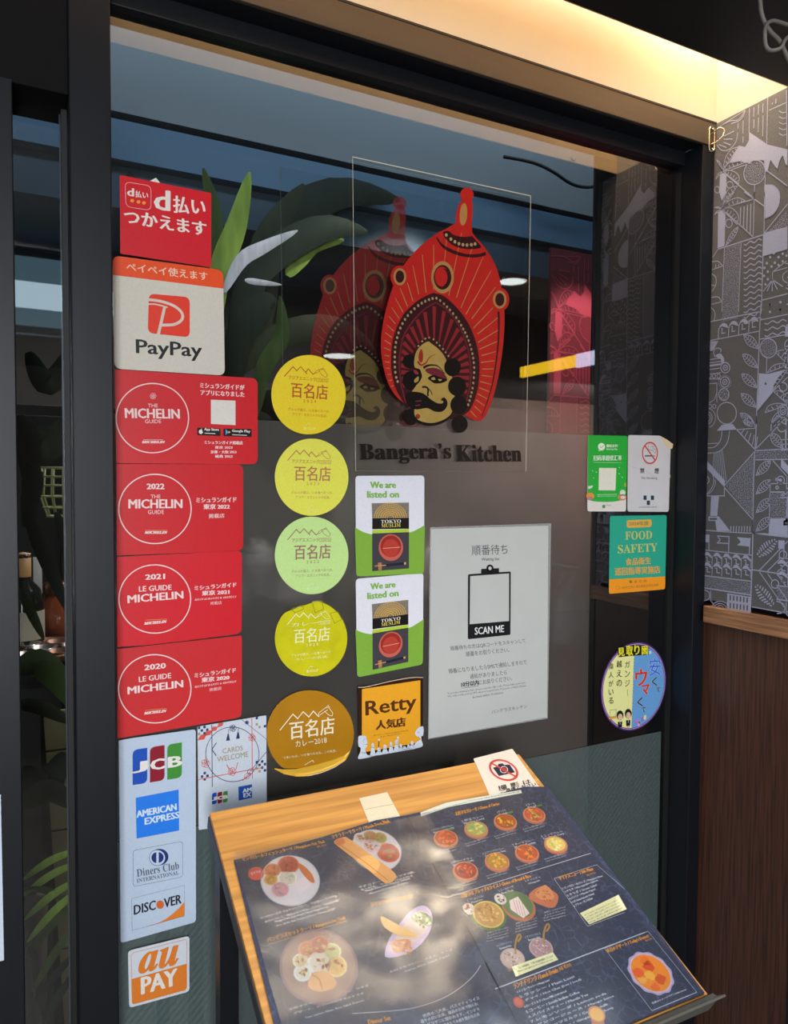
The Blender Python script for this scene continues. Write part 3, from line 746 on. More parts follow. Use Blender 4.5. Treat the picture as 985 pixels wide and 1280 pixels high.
S = guide('red restaurant guide sticker dated 2021 with a wavy lower edge, third of its stack', V3, [(75, 75), (420, 58), (808, 36), (806, 525), (430, 572), (250, 592), (78, 604)], (297, 322, 210, 200), None, None, [
    ('2021', (243, 209), (355, 204), 30, dict(bold=.0005)), ('LE GUIDE', (205, 279), (395, 268), 31, dict(bold=.0002)), ('MICHELIN', (140, 346), (463, 318), 44, dict(bold=.0005)),
    ('MICHELIN', (235, 473), (367, 461), 15, dict(bold=.0003, style='bolditalic')),
    ('ミシュランガイド', (530, 271), (775, 250), 26, dict(bold=.0003)), ('東京 2021', (574, 302), (733, 293), 28, dict(bold=.0004)), ('RESTAURANTS & HOTELS', (530, 332), (775, 313), 11, dict(style='bolditalic')), ('掲載店', (622, 357), (690, 352), 19)], [0, 0, .008, .008, 0, 0, 0], ink(206, 28, 40))
S.use('emblem'); S.line(ink(226, 150, 90), [(240, 446), (368, 439)], .0005); S.done()
S = guide('paler red restaurant guide sticker dated 2020, lowest of its stack', V3, [(77, 616), (800, 536), (808, 545), (806, 1015), (80, 1140)], (297, 848, 212, 200), None, None, [
    ('2020', (238, 739), (360, 727), 31, dict(bold=.0005)), ('LE GUIDE', (205, 809), (393, 785), 31, dict(bold=.0002)), ('MICHELIN', (140, 880), (462, 838), 42, dict(bold=.0005)),
    ('MICHELIN', (235, 999), (365, 984), 15, dict(bold=.0003, style='bolditalic')),
    ('ミシュランガイド', (530, 783), (772, 750), 26, dict(bold=.0003)), ('東京 2020', (572, 811), (733, 794), 28, dict(bold=.0004)), ('RESTAURANTS & HOTELS', (530, 843), (774, 809), 11, dict(style='bolditalic')), ('掲載店', (617, 864), (688, 853), 19)], [0, 0, 0, .008, 0], ink(198, 40, 44))
S.use('emblem'); S.line(ink(226, 150, 90), [(240, 975), (366, 962)], .0005); S.done()

# card logos
def jcb(S, x0, y0, k, sl, lay=1):
    """three rounded bars with letters; k scales, sl is the drop per pixel"""
    def q(x, y): return (x0 + x*k, y0 + y*k + sl*x*k)
    for i, cc in enumerate(((26, 78, 178), (140, 24, 44), (62, 140, 52))):
        a = i*71
        S.fill(ink(*cc), S.round([q(a, 6), q(a+60, 6), q(a+60, 150), q(a, 150)], 0, rs=[.0062*k, 0, .0062*k, 0]), lay)
    for ch, a, b in (('J', -2, 58), ('C', 72, 130), ('B', 144, 200)):
        S.text(WHT, ch, q(a+4, 101), q(b, 101), 42*k, bold=.0012*k, layer=lay+2, up=q((a+b)/2+2, 59))
S = sticker('tall pale card-logo sticker with four logos one above another', V4, [(60, 150), (105, 141), (376, 103), (377, 893), (68, 980)], 0, ink(184, 198, 216), group=LC, rs=[.001, .002, .004, .004, .004])
S.use('card_logo'); jcb(S, 117, 182, 1.0, -.155)
BL = ink(38, 122, 226)
S.use('card_logo'); S.poly(BL, [(130, 384), (306, 350), (308, 518), (133, 551)])
S.text(ink(205, 222, 240), 'AMERICAN', (135, 465), (297, 433), 27, bold=.0005, layer=3, up=(215, 422)); S.text(ink(205, 222, 240), 'EXPRESS', (168, 494), (308, 466), 27, bold=.0005, layer=3, up=(238, 453))
NV = ink(34, 52, 112); GR = ink(84, 92, 108)
S.line(GR, S.round([(119, 600), (322, 562), (322, 708), (119, 748)], .004), .0004, 2, True, True)
S.disc(NV, 226, 627, 38, 34, 2, rot=-10); S.disc(ink(190, 202, 220), 218, 629, 33, 32, 3); S.ring(NV, 218, 629, 33, 32, .0005, 4)
S.poly(NV, S.ell(216, 629, 22, 22, 20, 0, 95, 265), 4); S.poly(NV, S.ell(222, 628, 22, 22, 20, 0, -85, 85), 4)
S.text(GR, 'Diners Club', (135, 709), (308, 676), 34, style='serif', up=(220, 661)); S.text(GR, 'INTERNATIONAL', (135, 733), (308, 698), 16, style='serif', up=(220, 699))
OR = ink(222, 124, 44)
S.line(GR, [(113, 797), (330, 742), (330, 868), (115, 928)], .0003, 2, True)
S.poly(OR, [(185, 911)] + sp([(185, 910), (240, 888), (290, 852), (329, 812)]) + [(329, 868)])
S.text(ink(28, 28, 34), 'DISC', (123, 864), (211, 842), 38, bold=.0004, up=(167, 814)); S.disc(ink(206, 100, 50), 230, 822, 16, 17); S.text(ink(28, 28, 34), 'VER', (247, 835), (317, 816), 38, bold=.0004, up=(281, 788))
S.done()
S = sticker('orange and white mobile payment sticker at the foot of the left column', V4, [(98, 1012), (350, 950), (350, 1178), (103, 1246)], .0045, ink(206, 212, 220), group=LC)
S.use('orange_panel'); inn = S.round([(111, 1021), (339, 963), (339, 1170), (115, 1231)], .0035)
S.line(OR, inn, .0005, 2, True, True)
a = S.P((111, 1128)); b = S.P((339, 1064)); S.fill(OR, clip(inn, a, (b[1]-a[1], -(b[0]-a[0]))), 1)
S.use('lettering'); S.text(OR, 'au', (143, 1108), (303, 1066), 78, bold=.0009, style='bolditalic', up=(225, 1005)); S.text(WHT, 'PAY', (155, 1189), (298, 1150), 66, bold=.0011, layer=3, up=(226, 1102)); S.done()

VC = (240, 890, 8.257)
S = sticker('white sticker with knotted cord design and two small card logos', VC, [(55, 150), (765, 33), (770, 905), (770, 1110), (68, 1216)], 0, ink(196, 204, 214), group=LC, rs=[.0015, .0015, 0, .0015, .0015])
NV = ink(46, 52, 96); RC = ink(208, 84, 76); GD = ink(158, 146, 112)
S.use('lettering'); S.text(GD, 'CARDS', (315, 428), (524, 392), 52, bold=.0001, up=(417, 360)); S.text(GD, 'WELCOME', (262, 516), (578, 458), 55, bold=.0001, up=(418, 432))
S.use('cord_pattern')
S.ring(NV, 415, 435, 275, 282, .0008, rot=-10)
S.line(NV, [(203, 130), (208, 770)], .0009); S.line(NV, [(250, 315), (203, 385), (250, 450)], .0010, 3)
S.line(RC, [(616, 62), (622, 685)], .0009); S.line(RC, [(60, 697), (350, 640), (730, 570)], .0009, 3)
S.line(NV, [(510, 75), (765, 278)], .0005); S.line(NV, [(765, 410), (600, 610)], .0008)
for cx, cy, cc, r in ((420, 165, NV, 15), (617, 262, RC, 16), (138, 527, RC, 19), (412, 612, RC, 18), (565, 105, NV, 8)):
    for k in range(5):
        t = k*1.2566; S.ring(cc, cx+r*1.2*math.cos(t), cy+r*1.2*math.sin(t), r*1.15, r*1.15, .00055, 4, n=16)
for q in ([(355, 540), (390, 600)], [(472, 515), (450, 590)], [(520, 705), (600, 620)]): S.line(RC, q, .0009, 4)
S.ring(RC, 570, 655, 38, 26, .0006, 4, rot=-40, n=24); S.ring(NV, 600, 610, 34, 24, .0006, 5, rot=-40, n=24)
for x, y in ((370, 225), (472, 205)): S.line(NV, [(x+8, y-50), (x, y+5)], .0006, 3); S.poly(NV, [(x-4, y), (x+8, y), (x+20, y+66), (x-20, y+70)], 3)
for i in range(4): S.poly(RC, [(55+i*68, 290-i*44), (90+i*62, 232-i*42), (150+i*58, 225-i*38), (125+i*62, 280-i*46)], 3)
chk = 0
for gx, gy, n in ((60, 150, 4), (655, 50, 4), (655, 505, 4), (62, 625, 5)):
    for i in range(n):
        for j in range(n):
            if (i+j) % 2 == 0 and (i*j+i+chk) % 4 != 3 and (gx < 300 and i+j < 6 or gx > 300 and i-j > -3):
                x = gx+i*28; y = gy+j*32-i*4
                if x < 745: S.poly((NV, NV, GD)[(i*2+j) % 3], [(x, y), (x+24, y-4), (x+24, y+22), (x, y+26)], 2)
    chk += 1
S.use('card_logo'); jcb(S, 205, 832, .80, -.16); S.poly(ink(36, 80, 168), [(478, 770), (618, 744), (618, 882), (480, 912)])
S.text(ink(215, 225, 240), 'AM', (522, 833), (612, 815), 40, bold=.0004, layer=3, up=(566, 784)); S.text(ink(215, 225, 240), 'EX', (532, 880), (606, 866), 40, bold=.0004, layer=3, up=(568, 832))
S.done()

# round award discs
GA = 'round gourmet award stickers'
def award(label, V, c, rx, ry, back, inkc, year, txt2, faint, tilt=0.0, cut=None, shape=None, title='アジアエスニック', sub=('グルメが選ぶ、いま食べるべき、', 'アジア・エスニックの名店。')):
    S = Sheet(GLASS, 'sticker', label, 'sticker', V, c, GA)
    out = [S.P(p) for p in (shape or S.ell(c[0], c[1], rx, ry, 64))]
    S.fill(back, out, thick=S.thick)
    cx = S.P(c); R = (Vector(S.P((c[0]+rx, c[1])))-Vector(cx)).length; ct, st = math.cos(tilt), math.sin(tilt)
    def tf(p):   # drawing space: the first disc as photographed, centre (245,280), radius 204
        x = (p[0]-245)/204*R; y = -(p[1]-280)/213*R
        return (cx[0]+x*ct-y*st, cx[1]+x*st+y*ct)
    S.tf = tf
    S.use('horse_emblem')
    S.line(inkc, [(116, 194), (163, 140), (182, 160), (203, 137), (236, 172)], .0011); S.line(inkc, [(228, 166), (243, 145), (268, 172), (285, 160)], .0011)
    for q in ([(280, 158), (302, 142)], [(285, 166), (306, 150)], [(300, 148), (325, 133)], [(310, 144), (330, 140)], [(300, 150), (312, 168)], [(322, 138), (340, 160), (348, 170)], [(312, 168), (330, 180), (340, 182)], [(348, 170), (340, 182)]): S.line(inkc, q, .0006)
    S.use('lettering')
    S.text(inkc, title, (140, 207), (284, 207), 20, bold=.0001)
    S.line(inkc, [(287, 190), (350, 190), (350, 208), (287, 208)], .0004, 2, True); S.text(inkc, 'TOKYO', (292, 206), (346, 206), 13)
    S.text(inkc, '百名店', (152, 299), (348, 301), 78, bold=.0003)
    S.text(inkc, year, (217, 322), (285, 322), 16, spacing=1.7)
    S.text(inkc, sub[0], (137, 368), (360, 370), 15); S.text(inkc, sub[1], (160, 393), (345, 395), 15)
    S.use('maker_mark'); S.line(faint, [(228, 444), (244, 428), (250, 436), (258, 430)], .0006); S.text(faint, '食べログ', (218, 466), (284, 466), 18, bold=.0002)
    return S
S = award('yellow round award sticker dated 2024, topmost disc of its column', V5, (245, 280), 205, 219, ink(236, 206, 42), ink(184, 84, 44), '2024', 0, ink(246, 226, 110)); S.done()
S = award('pale yellow-green round award sticker dated 2023, second disc from the top', V5, (262, 735), 203, 213, ink(222, 220, 84), ink(176, 116, 84), '2023', 0, ink(226, 222, 120)); S.done()
S = award('mint green round award sticker dated 2022, third disc from the top', (330, 650, 4.414), (262, 195), 203, 214, ink(190, 222, 140), ink(150, 110, 100), '2022', 0, ink(206, 226, 170), tilt=.0); S.done()
ringp = [(275+212*math.cos(t*math.pi/32), 413+222*math.sin(t*math.pi/32)) for t in range(64)]
shp = []
for x, y in ringp:      # peeled, flattened upper left edge
    d = (y-275) + (x-85)*.36
    if x < 320 and d < 0: y = y - d*.93
    shp.append((x, y))
S = award('creased olive-yellow round award sticker with scraps of tape under its peeled edge', V6, (275, 413), 212, 222, mat('creased_yellow_sticker', (204, 198, 22), rough=.3, k=1.15, noise=.12, nscale=45, bump=.5), ink(232, 230, 170), '2020', 0, ink(228, 226, 150), tilt=.0, shape=shp, title='カレー', sub=('グルメが選ぶ、いま食べるべき、', 'カレーの名店。'))
S.tf = None; S.use('tape_scrap')
tp = mat('tape_residue', (150, 148, 40), rough=.3, k=1.0); tp2 = ink(190, 180, 150)
for q in ([(280, 200), (338, 192), (348, 240), (300, 262)], [(388, 265), (430, 255), (455, 300), (412, 325)], [(160, 240), (225, 215), (232, 240), (180, 262)]): S.line(tp, q, .0008, 1, True)
for q in ([(165, 248), (212, 222), (222, 236), (180, 262)], [(282, 196), (318, 190), (330, 206), (290, 214)]): S.fill(tp2, [S.P(p) for p in q], thick=.0001)
S.done()
# golden 2018 disc with the lower edge curling off the glass
S = Sheet(GLASS, 'sticker', 'large golden-brown round award sticker dated 2018 with a curled lower edge', 'sticker', V6, (270, 950), GA)
gold = mat('golden_sticker', (176, 122, 22), rough=.28, k=1.15, noise=.1, nscale=20)
top = [(270+256*math.cos(t*math.pi/40), 972+256*math.sin(t*math.pi/40)) for t in range(80)]
shp = []
for x, y in top:
    lim = 1168 - (x-140)*.19 if x > 140 else 1168 + (140-x)*.10
    if y > lim: y = lim + (y-lim)*.25
    shp.append((x, y))
S.fill(gold, [S.P(p) for p in shp], thick=S.thick)
wi = ink(232, 222, 190)
S.use('horse_emblem'); S.line(wi, [(92, 950), (168, 856), (196, 882), (228, 842), (262, 872), (288, 838), (320, 872)], .0013)
for q in ([(318, 850), (355, 822)], [(325, 862), (372, 830)], [(355, 822), (378, 802)], [(362, 820), (385, 812)], [(372, 806), (402, 850), (398, 866)], [(352, 838), (380, 862), (398, 866)], [(318, 850), (322, 872)]): S.line(wi, q, .0008)
S.use('lettering'); S.text(wi, '百名店', (150, 1006), (412, 970), 100, bold=.0004, up=(281, 885)); S.text(wi, 'カレー2018', (185, 1049), (368, 1023), 35, up=(274, 1000)); S.text(wi, 'うまいもの、いま食べるなら、この名店。', (115, 1119), (425, 1076), 15, up=(268, 1082))
S.use('maker_mark'); S.line(wi, [(235, 1155), (285, 1125), (290, 1140)], .0007); S.text(wi, '食べログ', (225, 1195), (292, 1180), 22, bold=.0002, up=(255, 1168))
# the curl: a strip rolling forward from the sticker's lower edge
S.use('curled_edge')
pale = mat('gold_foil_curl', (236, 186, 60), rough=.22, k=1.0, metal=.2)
base = [(60, 1172), (110, 1180), (180, 1178), (250, 1165), (320, 1148), (400, 1125), (470, 1098), (502, 1070)]
cols = []
for i, p in enumerate(base):
    a = Vector(S.P(p)); f = math.sin(math.pi*(i+.25)/(len(base)-.4)); R = .0085
    cols.append([(a.x + .10*R*f*math.sin(q), a.y - R*1.15*f*math.sin(q*.62), S.z(1) + R*.55*f*(1-math.cos(q*.9))) for q in [k*.42 for k in range(7)]])
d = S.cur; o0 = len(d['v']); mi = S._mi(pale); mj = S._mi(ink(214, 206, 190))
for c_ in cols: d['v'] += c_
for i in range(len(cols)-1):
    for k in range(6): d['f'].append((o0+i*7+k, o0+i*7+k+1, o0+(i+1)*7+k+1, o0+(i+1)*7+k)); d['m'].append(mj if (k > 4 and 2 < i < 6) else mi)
S.done()

# two green and white restaurant-listing cards
VL = (440, 590, 9.484)
def listing(label, V, q):
    """q maps unit drawing (the upper card's crop) to pixels"""
    S = Sheet(GLASS, 'sticker', label, 'sticker', V, q((445, 640)), 'green and white listing stickers', .0005)
    out = S.round([q((38, 45)), q((855, 42)), q((850, 1205)), q((48, 1238))], .0055); S.fill(ink(222, 222, 230), out, thick=S.thick)
    S.use('green_panel'); g = ink(126, 172, 62)
    cur = [S.P(q(p)) for p in sp([(30, 655), (120, 705), (232, 738), (450, 752), (680, 716), (770, 680), (860, 630)], 4)]
    low = [p for p in out if p[1] < cur[0][1] - .01]
    S.fill(g, cur + low, 1)
    S.use('lettering'); gt = ink(126, 176, 74)
    S.text(gt, 'We are', q((216, 190)), q((513, 188)), 74, bold=.0007, up=q((364, 116))); S.text(gt, 'listed on', q((180, 305)), q((550, 302)), 78, bold=.0007, up=q((365, 226)))
    S.use('book_cover')
    S.poly(ink(128, 120, 108), [q(p) for p in ((230, 370), (672, 362), (672, 545), (236, 550))])
    rnd = random.Random(5)
    for i in range(70):
        x = rnd.uniform(240, 660); y = rnd.uniform(380, 530); S.poly(ink(96, 92, 88), [q(p) for p in ((x, y), (x+9, y-3), (x+12, y+7), (x+2, y+9))], 2)
    for i in range(7):
        r = 195-i*26; n = 26-i*2
        for k in range(n):
            t = math.pi*(k+.5)/n; x = 452-r*math.cos(t)*.98; y = 545-r*math.sin(t)*.88; s_ = 9.5
            S.poly(ink(206, 164, 74), [q(p) for p in ((x, y-s_*1.3), (x+s_, y), (x, y+s_), (x-s_, y))], 3)
    S.poly(ink(24, 20, 20), [q(p) for p in ((236, 550), (672, 542), (672, 672), (236, 678))], 2)
    S.text(ink(226, 222, 210), 'TOKYO', q((340, 610)), q((576, 602)), 44, style='serif', layer=4, up=q((458, 564))); S.text(ink(214, 196, 90), 'MUSLIM', q((344, 658)), q((572, 650)), 44, style='serif', layer=4, up=q((458, 610)))
    S.poly(ink(178, 204, 60), [q(p) for p in ((236, 688), (672, 674), (672, 712), (236, 728))], 2)
    S.poly(ink(64, 62, 68), [q(p) for p in ((236, 728), (672, 712), (672, 1142), (236, 1175))], 2)
    def E(cx, cy, rx, ry, n=36): return [q((cx+rx*math.cos(i*2*math.pi/n), cy+ry*math.sin(i*2*math.pi/n))) for i in range(n)]
    S.poly(ink(196, 96, 82), E(457, 895, 145, 158), 3); S.poly(ink(150, 44, 36), E(457, 880, 122, 128), 4); S.poly(ink(182, 62, 50), E(456, 900, 98, 104), 5); S.line(ink(226, 178, 160), [q(p) for p in ((360, 905), (565, 890))], .0006, 6)
    S.line(ink(34, 34, 52), [q((395, 1105)), q((630, 1082))], .0034, 3); S.line(ink(196, 150, 96), [q((265, 1114)), q((400, 1104))], .0012, 4); S.poly(ink(176, 122, 82), [q(p) for p in ((303, 1075), (347, 1070), (350, 1160), (310, 1166))], 3); S.poly(ink(206, 160, 106), [q(p) for p in ((612, 1070), (636, 1068), (636, 1095), (614, 1098))], 4)
    return S.done()
listing('green and white listing sticker with a book cover, upper of the two', VL, lambda p: p)
def q2(p):
    u = (p[0]-38)/(855-38); v = (p[1]-45)/(1238-45)
    T = ((444.5, 723.5), (529.0, 716.6)); B = ((445.2, 846.8), (528.7, 833.6))
    x = (T[0][0]*(1-u)+T[1][0]*u)*(1-v)+(B[0][0]*(1-u)+B[1][0]*u)*v; y = (T[0][1]*(1-u)+T[1][1]*u)*(1-v)+(B[0][1]*(1-u)+B[1][1]*u)*v
    return (x, y)
listing('green and white listing sticker with a book cover, lower of the two', (0, 0, 1), q2)

# orange sticker with a drawn crowd
VR = (445, 840, 10.944)
S = sticker('orange sticker with dark lettering above a drawn crowd, under the listing stickers', VR, [(24, 205), (915, 68), (915, 760), (905, 1015), (30, 1190)], .0015, mat('dark_glue_backing', (66, 42, 28), rough=.2, k=.7), group=None)
S.use('bright_rim'); S.line(ink(226, 196, 168), sp([(26, 208), (120, 205), (300, 165), (500, 118), (760, 75), (915, 75)]), .0009, 2)
S.use('orange_panel'); S.fill(ink(232, 162, 38), S.round([(78, 232), (877, 110), (877, 960), (78, 1100)], .0015), 1)
S.use('lettering'); bt = ink(82, 46, 22)
S.text(bt, 'Retty', (135, 655), (820, 550), 245, bold=.0008, up=(478, 352)); S.text(bt, '人気店', (275, 790), (672, 738), 120, bold=.0008, up=(474, 640))
for y, a, b in ((865, 240, 715), (885, 335, 620)): S.text(bt, '食べログ・この街で人に愛されるお店です', (a, y+10), (b, y-60 if y == 865 else y-40), 16)
S.use('drawn_crowd'); wc = ink(206, 214, 226); dk = ink(58, 40, 34)
S.poly(wc, sp([(28, 890), (60, 868), (130, 875), (140, 920), (155, 965), (140, 985), (152, 1010), (130, 1035), (125, 1075), (150, 1130), (205, 1140), (205, 1158), (40, 1188), (28, 1150), (55, 1090), (58, 1030), (28, 1010)], 3, True), 3)
S.line(dk, [(90, 945), (120, 905)], .0004, 4); S.line(dk, [(112, 990), (145, 985)], .0004, 4); S.line(dk, [(75, 1100), (130, 1105)], .0006, 4)
S.poly(wc, sp([(915, 745), (850, 760), (810, 810), (805, 850), (830, 880), (860, 890), (880, 920), (830, 950), (790, 1000), (780, 1045), (905, 1012), (895, 940), (890, 880), (915, 860)], 3, True), 3)
S.line(dk, [(835, 830), (865, 815)], .0004, 4); S.line(dk, [(838, 885), (855, 875)], .0004, 4)
rnd = random.Random(2)
for i, (x, y, w_, h_) in enumerate(((225, 1000, 34, 60), (310, 1060, 40, 55), (392, 1020, 38, 60), (475, 985, 32, 60), (550, 960, 36, 70), (610, 1005, 30, 40), (660, 1030, 36, 30), (715, 1010, 30, 40), (765, 970, 34, 50))):
    b0 = 1140-(x-230)*.17
    S.poly(wc, sp([(x-w_*.6, y-h_*.2), (x, y-h_*.6), (x+w_*.6, y-h_*.1), (x+w_*.5, y+20), (x+w_*1.1, b0-20), (x+w_*1.1, b0), (x-w_*1.1, b0+10), (x-w_*1.0, b0-20), (x-w_*.5, y+20)], 3, True), 3)
    S.line(dk, [(x-12, y), (x-4, y+2)], .0004, 4); S.line(dk, [(x+6, y), (x+14, y-2)], .0004, 4); S.line(dk, [(x-w_*.5, y+34), (x, y+22), (x+w_*.4, y+40)], .0005, 4)
for x, y in ((312, 925), (570, 895)): S.disc(wc, x, y, 15, 15, 4); S.line(dk if x < 400 else wc, [(x, y+12), (x-5, y+100)], .0013, 3)
S.poly(dk, [(155, 1120), (280, 1100), (300, 1130), (165, 1150)], 2); S.poly(dk, [(560, 1050), (690, 1015), (760, 1040), (575, 1090)], 2)
S.done()

# laminated waiting-list notice
S = Sheet(GLASS, 'notice', 'laminated white waiting-list notice with a black clipboard symbol', 'notice', V7, (405, 650), None, .0009)
lam = bpy.data.materials.new('clear_laminate'); lam.use_nodes = True
b = lam.node_tree.nodes['Principled BSDF']; b.inputs['Base Color'].default_value = (.55, .56, .54, 1); b.inputs['Alpha'].default_value = .38; b.inputs['Roughness'].default_value = .12
S.use('laminate'); S.slab(lam, [(75, 84), (743, 62), (724, 1138), (65, 1252)])
pw = mat('white_notice_paper', (186, 188, 184), rough=.32, k=1.18, noise=.03, nscale=20, spec=.6)
S.use('paper'); S.poly(pw, [(80, 94), (727, 75), (720, 1131), (68, 1247)], 1)
bk_ = ink(26, 26, 30); gk = ink(78, 78, 82)
S.use('clipboard_symbol')
S.fill(bk_, S.round([(284, 343), (520, 327), (518, 676), (283, 701)], .0025), 2); S.poly(pw, [(296, 353), (510, 338), (510, 600), (293, 618)], 3)
S.fill(bk_, S.round([(355, 338), (357, 313), (455, 309), (455, 334)], .001), 2); S.disc(bk_, 405, 310, 20, 21, 2); S.disc(pw, 405, 310, 9, 10, 4)
S.text(ink(220, 222, 222), 'SCAN ME', (322, 676), (482, 661), 37, bold=.0003, layer=4, up=(402, 629))
S.use('lettering')
S.text(gk, '順番待ち', (305, 240), (503, 232), 58, up=(404, 180)); S.text(gk, 'Waiting list', (358, 274), (456, 270), 21, bold=.0001)
S.text(gk, '順番待ちの方はQRコードをスキャンして', (190, 766), (603, 722), 25, up=(396, 717)); S.text(gk, '順番をお取りください。', (273, 797), (512, 771), 25, up=(392, 757))
S.text(gk, '順番になりましたらSMSで通知しますので', (180, 891), (610, 839), 26, up=(395, 838)); S.text(gk, '通知がありましたら', (295, 920), (498, 896), 26, up=(397, 881))
S.text(bk_, '10分以内', (248, 965), (342, 953), 26, bold=.0003, up=(294, 930)); S.line(bk_, [(248, 970), (342, 959)], .0004); S.text(gk, 'にお戻りください。', (344, 953), (527, 927), 26, up=(435, 913))
S.text(gk, 'If you are waiting in line, please scan the QR code. Please take your turn.', (177, 1007), (605, 946), 15, up=(391, 963), res=1)
S.text(gk, 'We will notify you by SMS when it is your turn. If you are notified, Please', (177, 1024), (608, 963), 15, up=(392, 980), res=1)
S.text(gk, 'be back within 10 minutes', (312, 1026), (478, 1000), 15, up=(395, 1000), res=1)
S.text(gk, 'バンゲラズキッチン', (415, 1112), (610, 1080), 24, up=(512, 1074))
S.done()

# right-hand stickers
VP_ = (730, 540, 8.565)
GRN = ink(40, 166, 58)
S = sticker('green mobile payment sticker with a blank pale square, left of the no-smoking sticker', VP_, [(40, 33), (463, 42), (447, 851), (33, 850)], .0045, ink(214, 208, 202))
S.use('green_panel'); cur = [S.P(p) for p in sp([(36, 722), (110, 742), (250, 748), (360, 738), (450, 710)], 4)]
topo = [p for p in S.outline if p[1] > 0]
S.fill(GRN, cur + topo[::-1], 1)
S.use('lettering'); ww = ink(222, 232, 214)
S.disc(ww, 184, 158, 38, 40, 2); S.poly(ww, [(155, 190), (170, 200), (152, 208)], 2); S.line(GRN, [(168, 158), (182, 168), (212, 142)], .0008, 3)
S.text(ww, '微信支付', (236, 165), (355, 163), 32, bold=.0002); S.text(ww, 'WeChat Pay', (236, 200), (355, 198), 24, bold=.0001); S.text(ww, '扫码享超优汇率', (98, 308), (400, 306), 58, bold=.00022); S.line(ww, [(98, 326), (398, 330)], .0003)
S.text(ww, '微信支付汇率优惠以实际支付为准', (138, 678), (348, 672), 12, res=1); S.text(ww, '请以实际支付页面显示汇率为准', (142, 694), (342, 690), 10, res=1)
S.use('blank_square'); S.fill(ink(218, 216, 200), S.round([(158, 384), (342, 386), (333, 626), (152, 624)], .001), 2)
S.use('printed_bowls')
S.disc(ink(214, 140, 60), 62, 685, 45, 36, 2); S.disc(ink(170, 120, 130), 60, 710, 30, 20, 3); S.disc(ink(206, 206, 196), 410, 650, 30, 32, 2); S.disc(ink(196, 130, 90), 405, 700, 48, 32, 2); S.disc(ink(220, 200, 190), 412, 700, 26, 18, 3); S.poly(ink(200, 206, 200), [(38, 580), (95, 572), (80, 600), (44, 612)], 2); S.disc(ink(150, 160, 60), 437, 566, 14, 24, 2)
for x, y in ((88, 415), (128, 430), (100, 492), (375, 380), (375, 446), (405, 485)): S.poly(ww, [(x, y-6), (x+6, y), (x, y+6), (x-6, y)], 2)
S.disc(ink(60, 140, 80), 208, 797, 17, 19, 2); S.text(ink(110, 120, 110), '微信支付', (232, 792), (290, 790), 14); S.done()
WS = mat('white_worn_sticker', (196, 194, 196), rough=.35, k=1.15, noise=.04, nscale=30, bump=.2)
S = sticker('white no-smoking sticker with a torn curling corner', VP_, [(470, 32), (810, 40), (925, 140), (905, 855), (462, 852)], 0, WS, rs=[.005, .003, .003, .005, .005])
S.use('prohibition_sign'); S.ring(ink(196, 62, 58), 702, 225, 80, 112, .0023, 3); S.line(ink(196, 62, 58), [(648, 148), (756, 302)], .0023, 4)
S.line(bk_, [(648, 256), (725, 256)], .0019, 2); S.line(ink(120, 110, 110), [(730, 256), (755, 256)], .0017, 2)
S.line(bk_, sp([(690, 142), (682, 175), (700, 195), (728, 195), (745, 215)]), .0006, 2); S.line(bk_, sp([(710, 160), (735, 152), (740, 180), (762, 192), (756, 230)]), .0006, 2)
S.use('lettering'); S.text(bk_, '禁', (595, 442), (643, 442), 56, bold=.0002); S.text(bk_, '煙', (752, 445), (798, 445), 58, bold=.0002); S.text(gk, 'No Smoking', (612, 510), (780, 512), 32)
tl = ink(28, 58, 76)
for q in ([(634, 680), (667, 680), (667, 727), (634, 727)], [(712, 680), (746, 680), (746, 727), (712, 727)], [(669, 734), (703, 734), (703, 781), (669, 781)]): S.poly(tl, q)
S.line(tl, [(640, 720), (650, 690)], .0003, 4); S.text(gk, '東京都受動喫煙防止対策 施設', (582, 812), (778, 808), 12, res=1)
S.line(ink(160, 158, 160), [(510, 372), (600, 400), (680, 430), (760, 480)], .0003, 2)
S.use('torn_corner')
tc_ = mat('torn_sticker_underside', (226, 200, 160), rough=.5, k=1.0)
pts = [(810, 40), (870, 80), (948, 148), (918, 182), (890, 170), (862, 130)]
L = [S.P(p) for p in pts]; zz = [.001, .003, .006, .0035, .0012, .001]
d = S.cur; o0 = len(d['v']); mi = S._mi(tc_); d['v'] += [(a, b_, h) for (a, b_), h in zip(L, zz)]
for f in ((0, 5, 1), (1, 5, 4), (1, 4, 2), (2, 4, 3)): d['f'].append(tuple(o0+i for i in f)); d['m'].append(mi)
S.fill(tc_, [S.P(p) for p in ((915, 455), (940, 478), (918, 492))], 1); S.fill(WS, [S.P(p) for p in ((468, 190), (530, 196), (475, 222))], 2)
S.done()
VF = (755, 640, 11.588)
S = sticker('teal and orange food safety sticker with serif lettering', VF, [(84, 58), (905, 45), (880, 1118), (68, 1186)], .0042, ink(42, 158, 132))
S.use('orange_band'); a = S.P((60, 975)); b = S.P((900, 932)); S.fill(ink(238, 146, 34), clip(S.outline, a, (b[1]-a[1], -(b[0]-a[0]))), 1)
S.use('year_label'); S.fill(ink(214, 162, 70), S.round([(322, 118), (686, 106), (684, 218), (326, 232)], .0048), 1)
og = ink(222, 158, 62); gg = ink(186, 186, 104)
S.use('lettering'); S.text(ink(112, 132, 84), '2024年度', (358, 200), (640, 190), 62, bold=.0002, up=(499, 135))
S.text(gg, 'FOOD', (305, 405), (692, 390), 122, style='serif', up=(498, 275)); S.text(gg, 'SAFETY', (198, 604), (772, 570), 126, style='serif', up=(485, 462))
S.text(og, '食品衛生', (310, 775), (672, 752), 104, bold=.00035, up=(491, 660)); S.text(og, '巡回指導実施店', (155, 922), (810, 885), 112, bold=.00035, up=(482, 792))
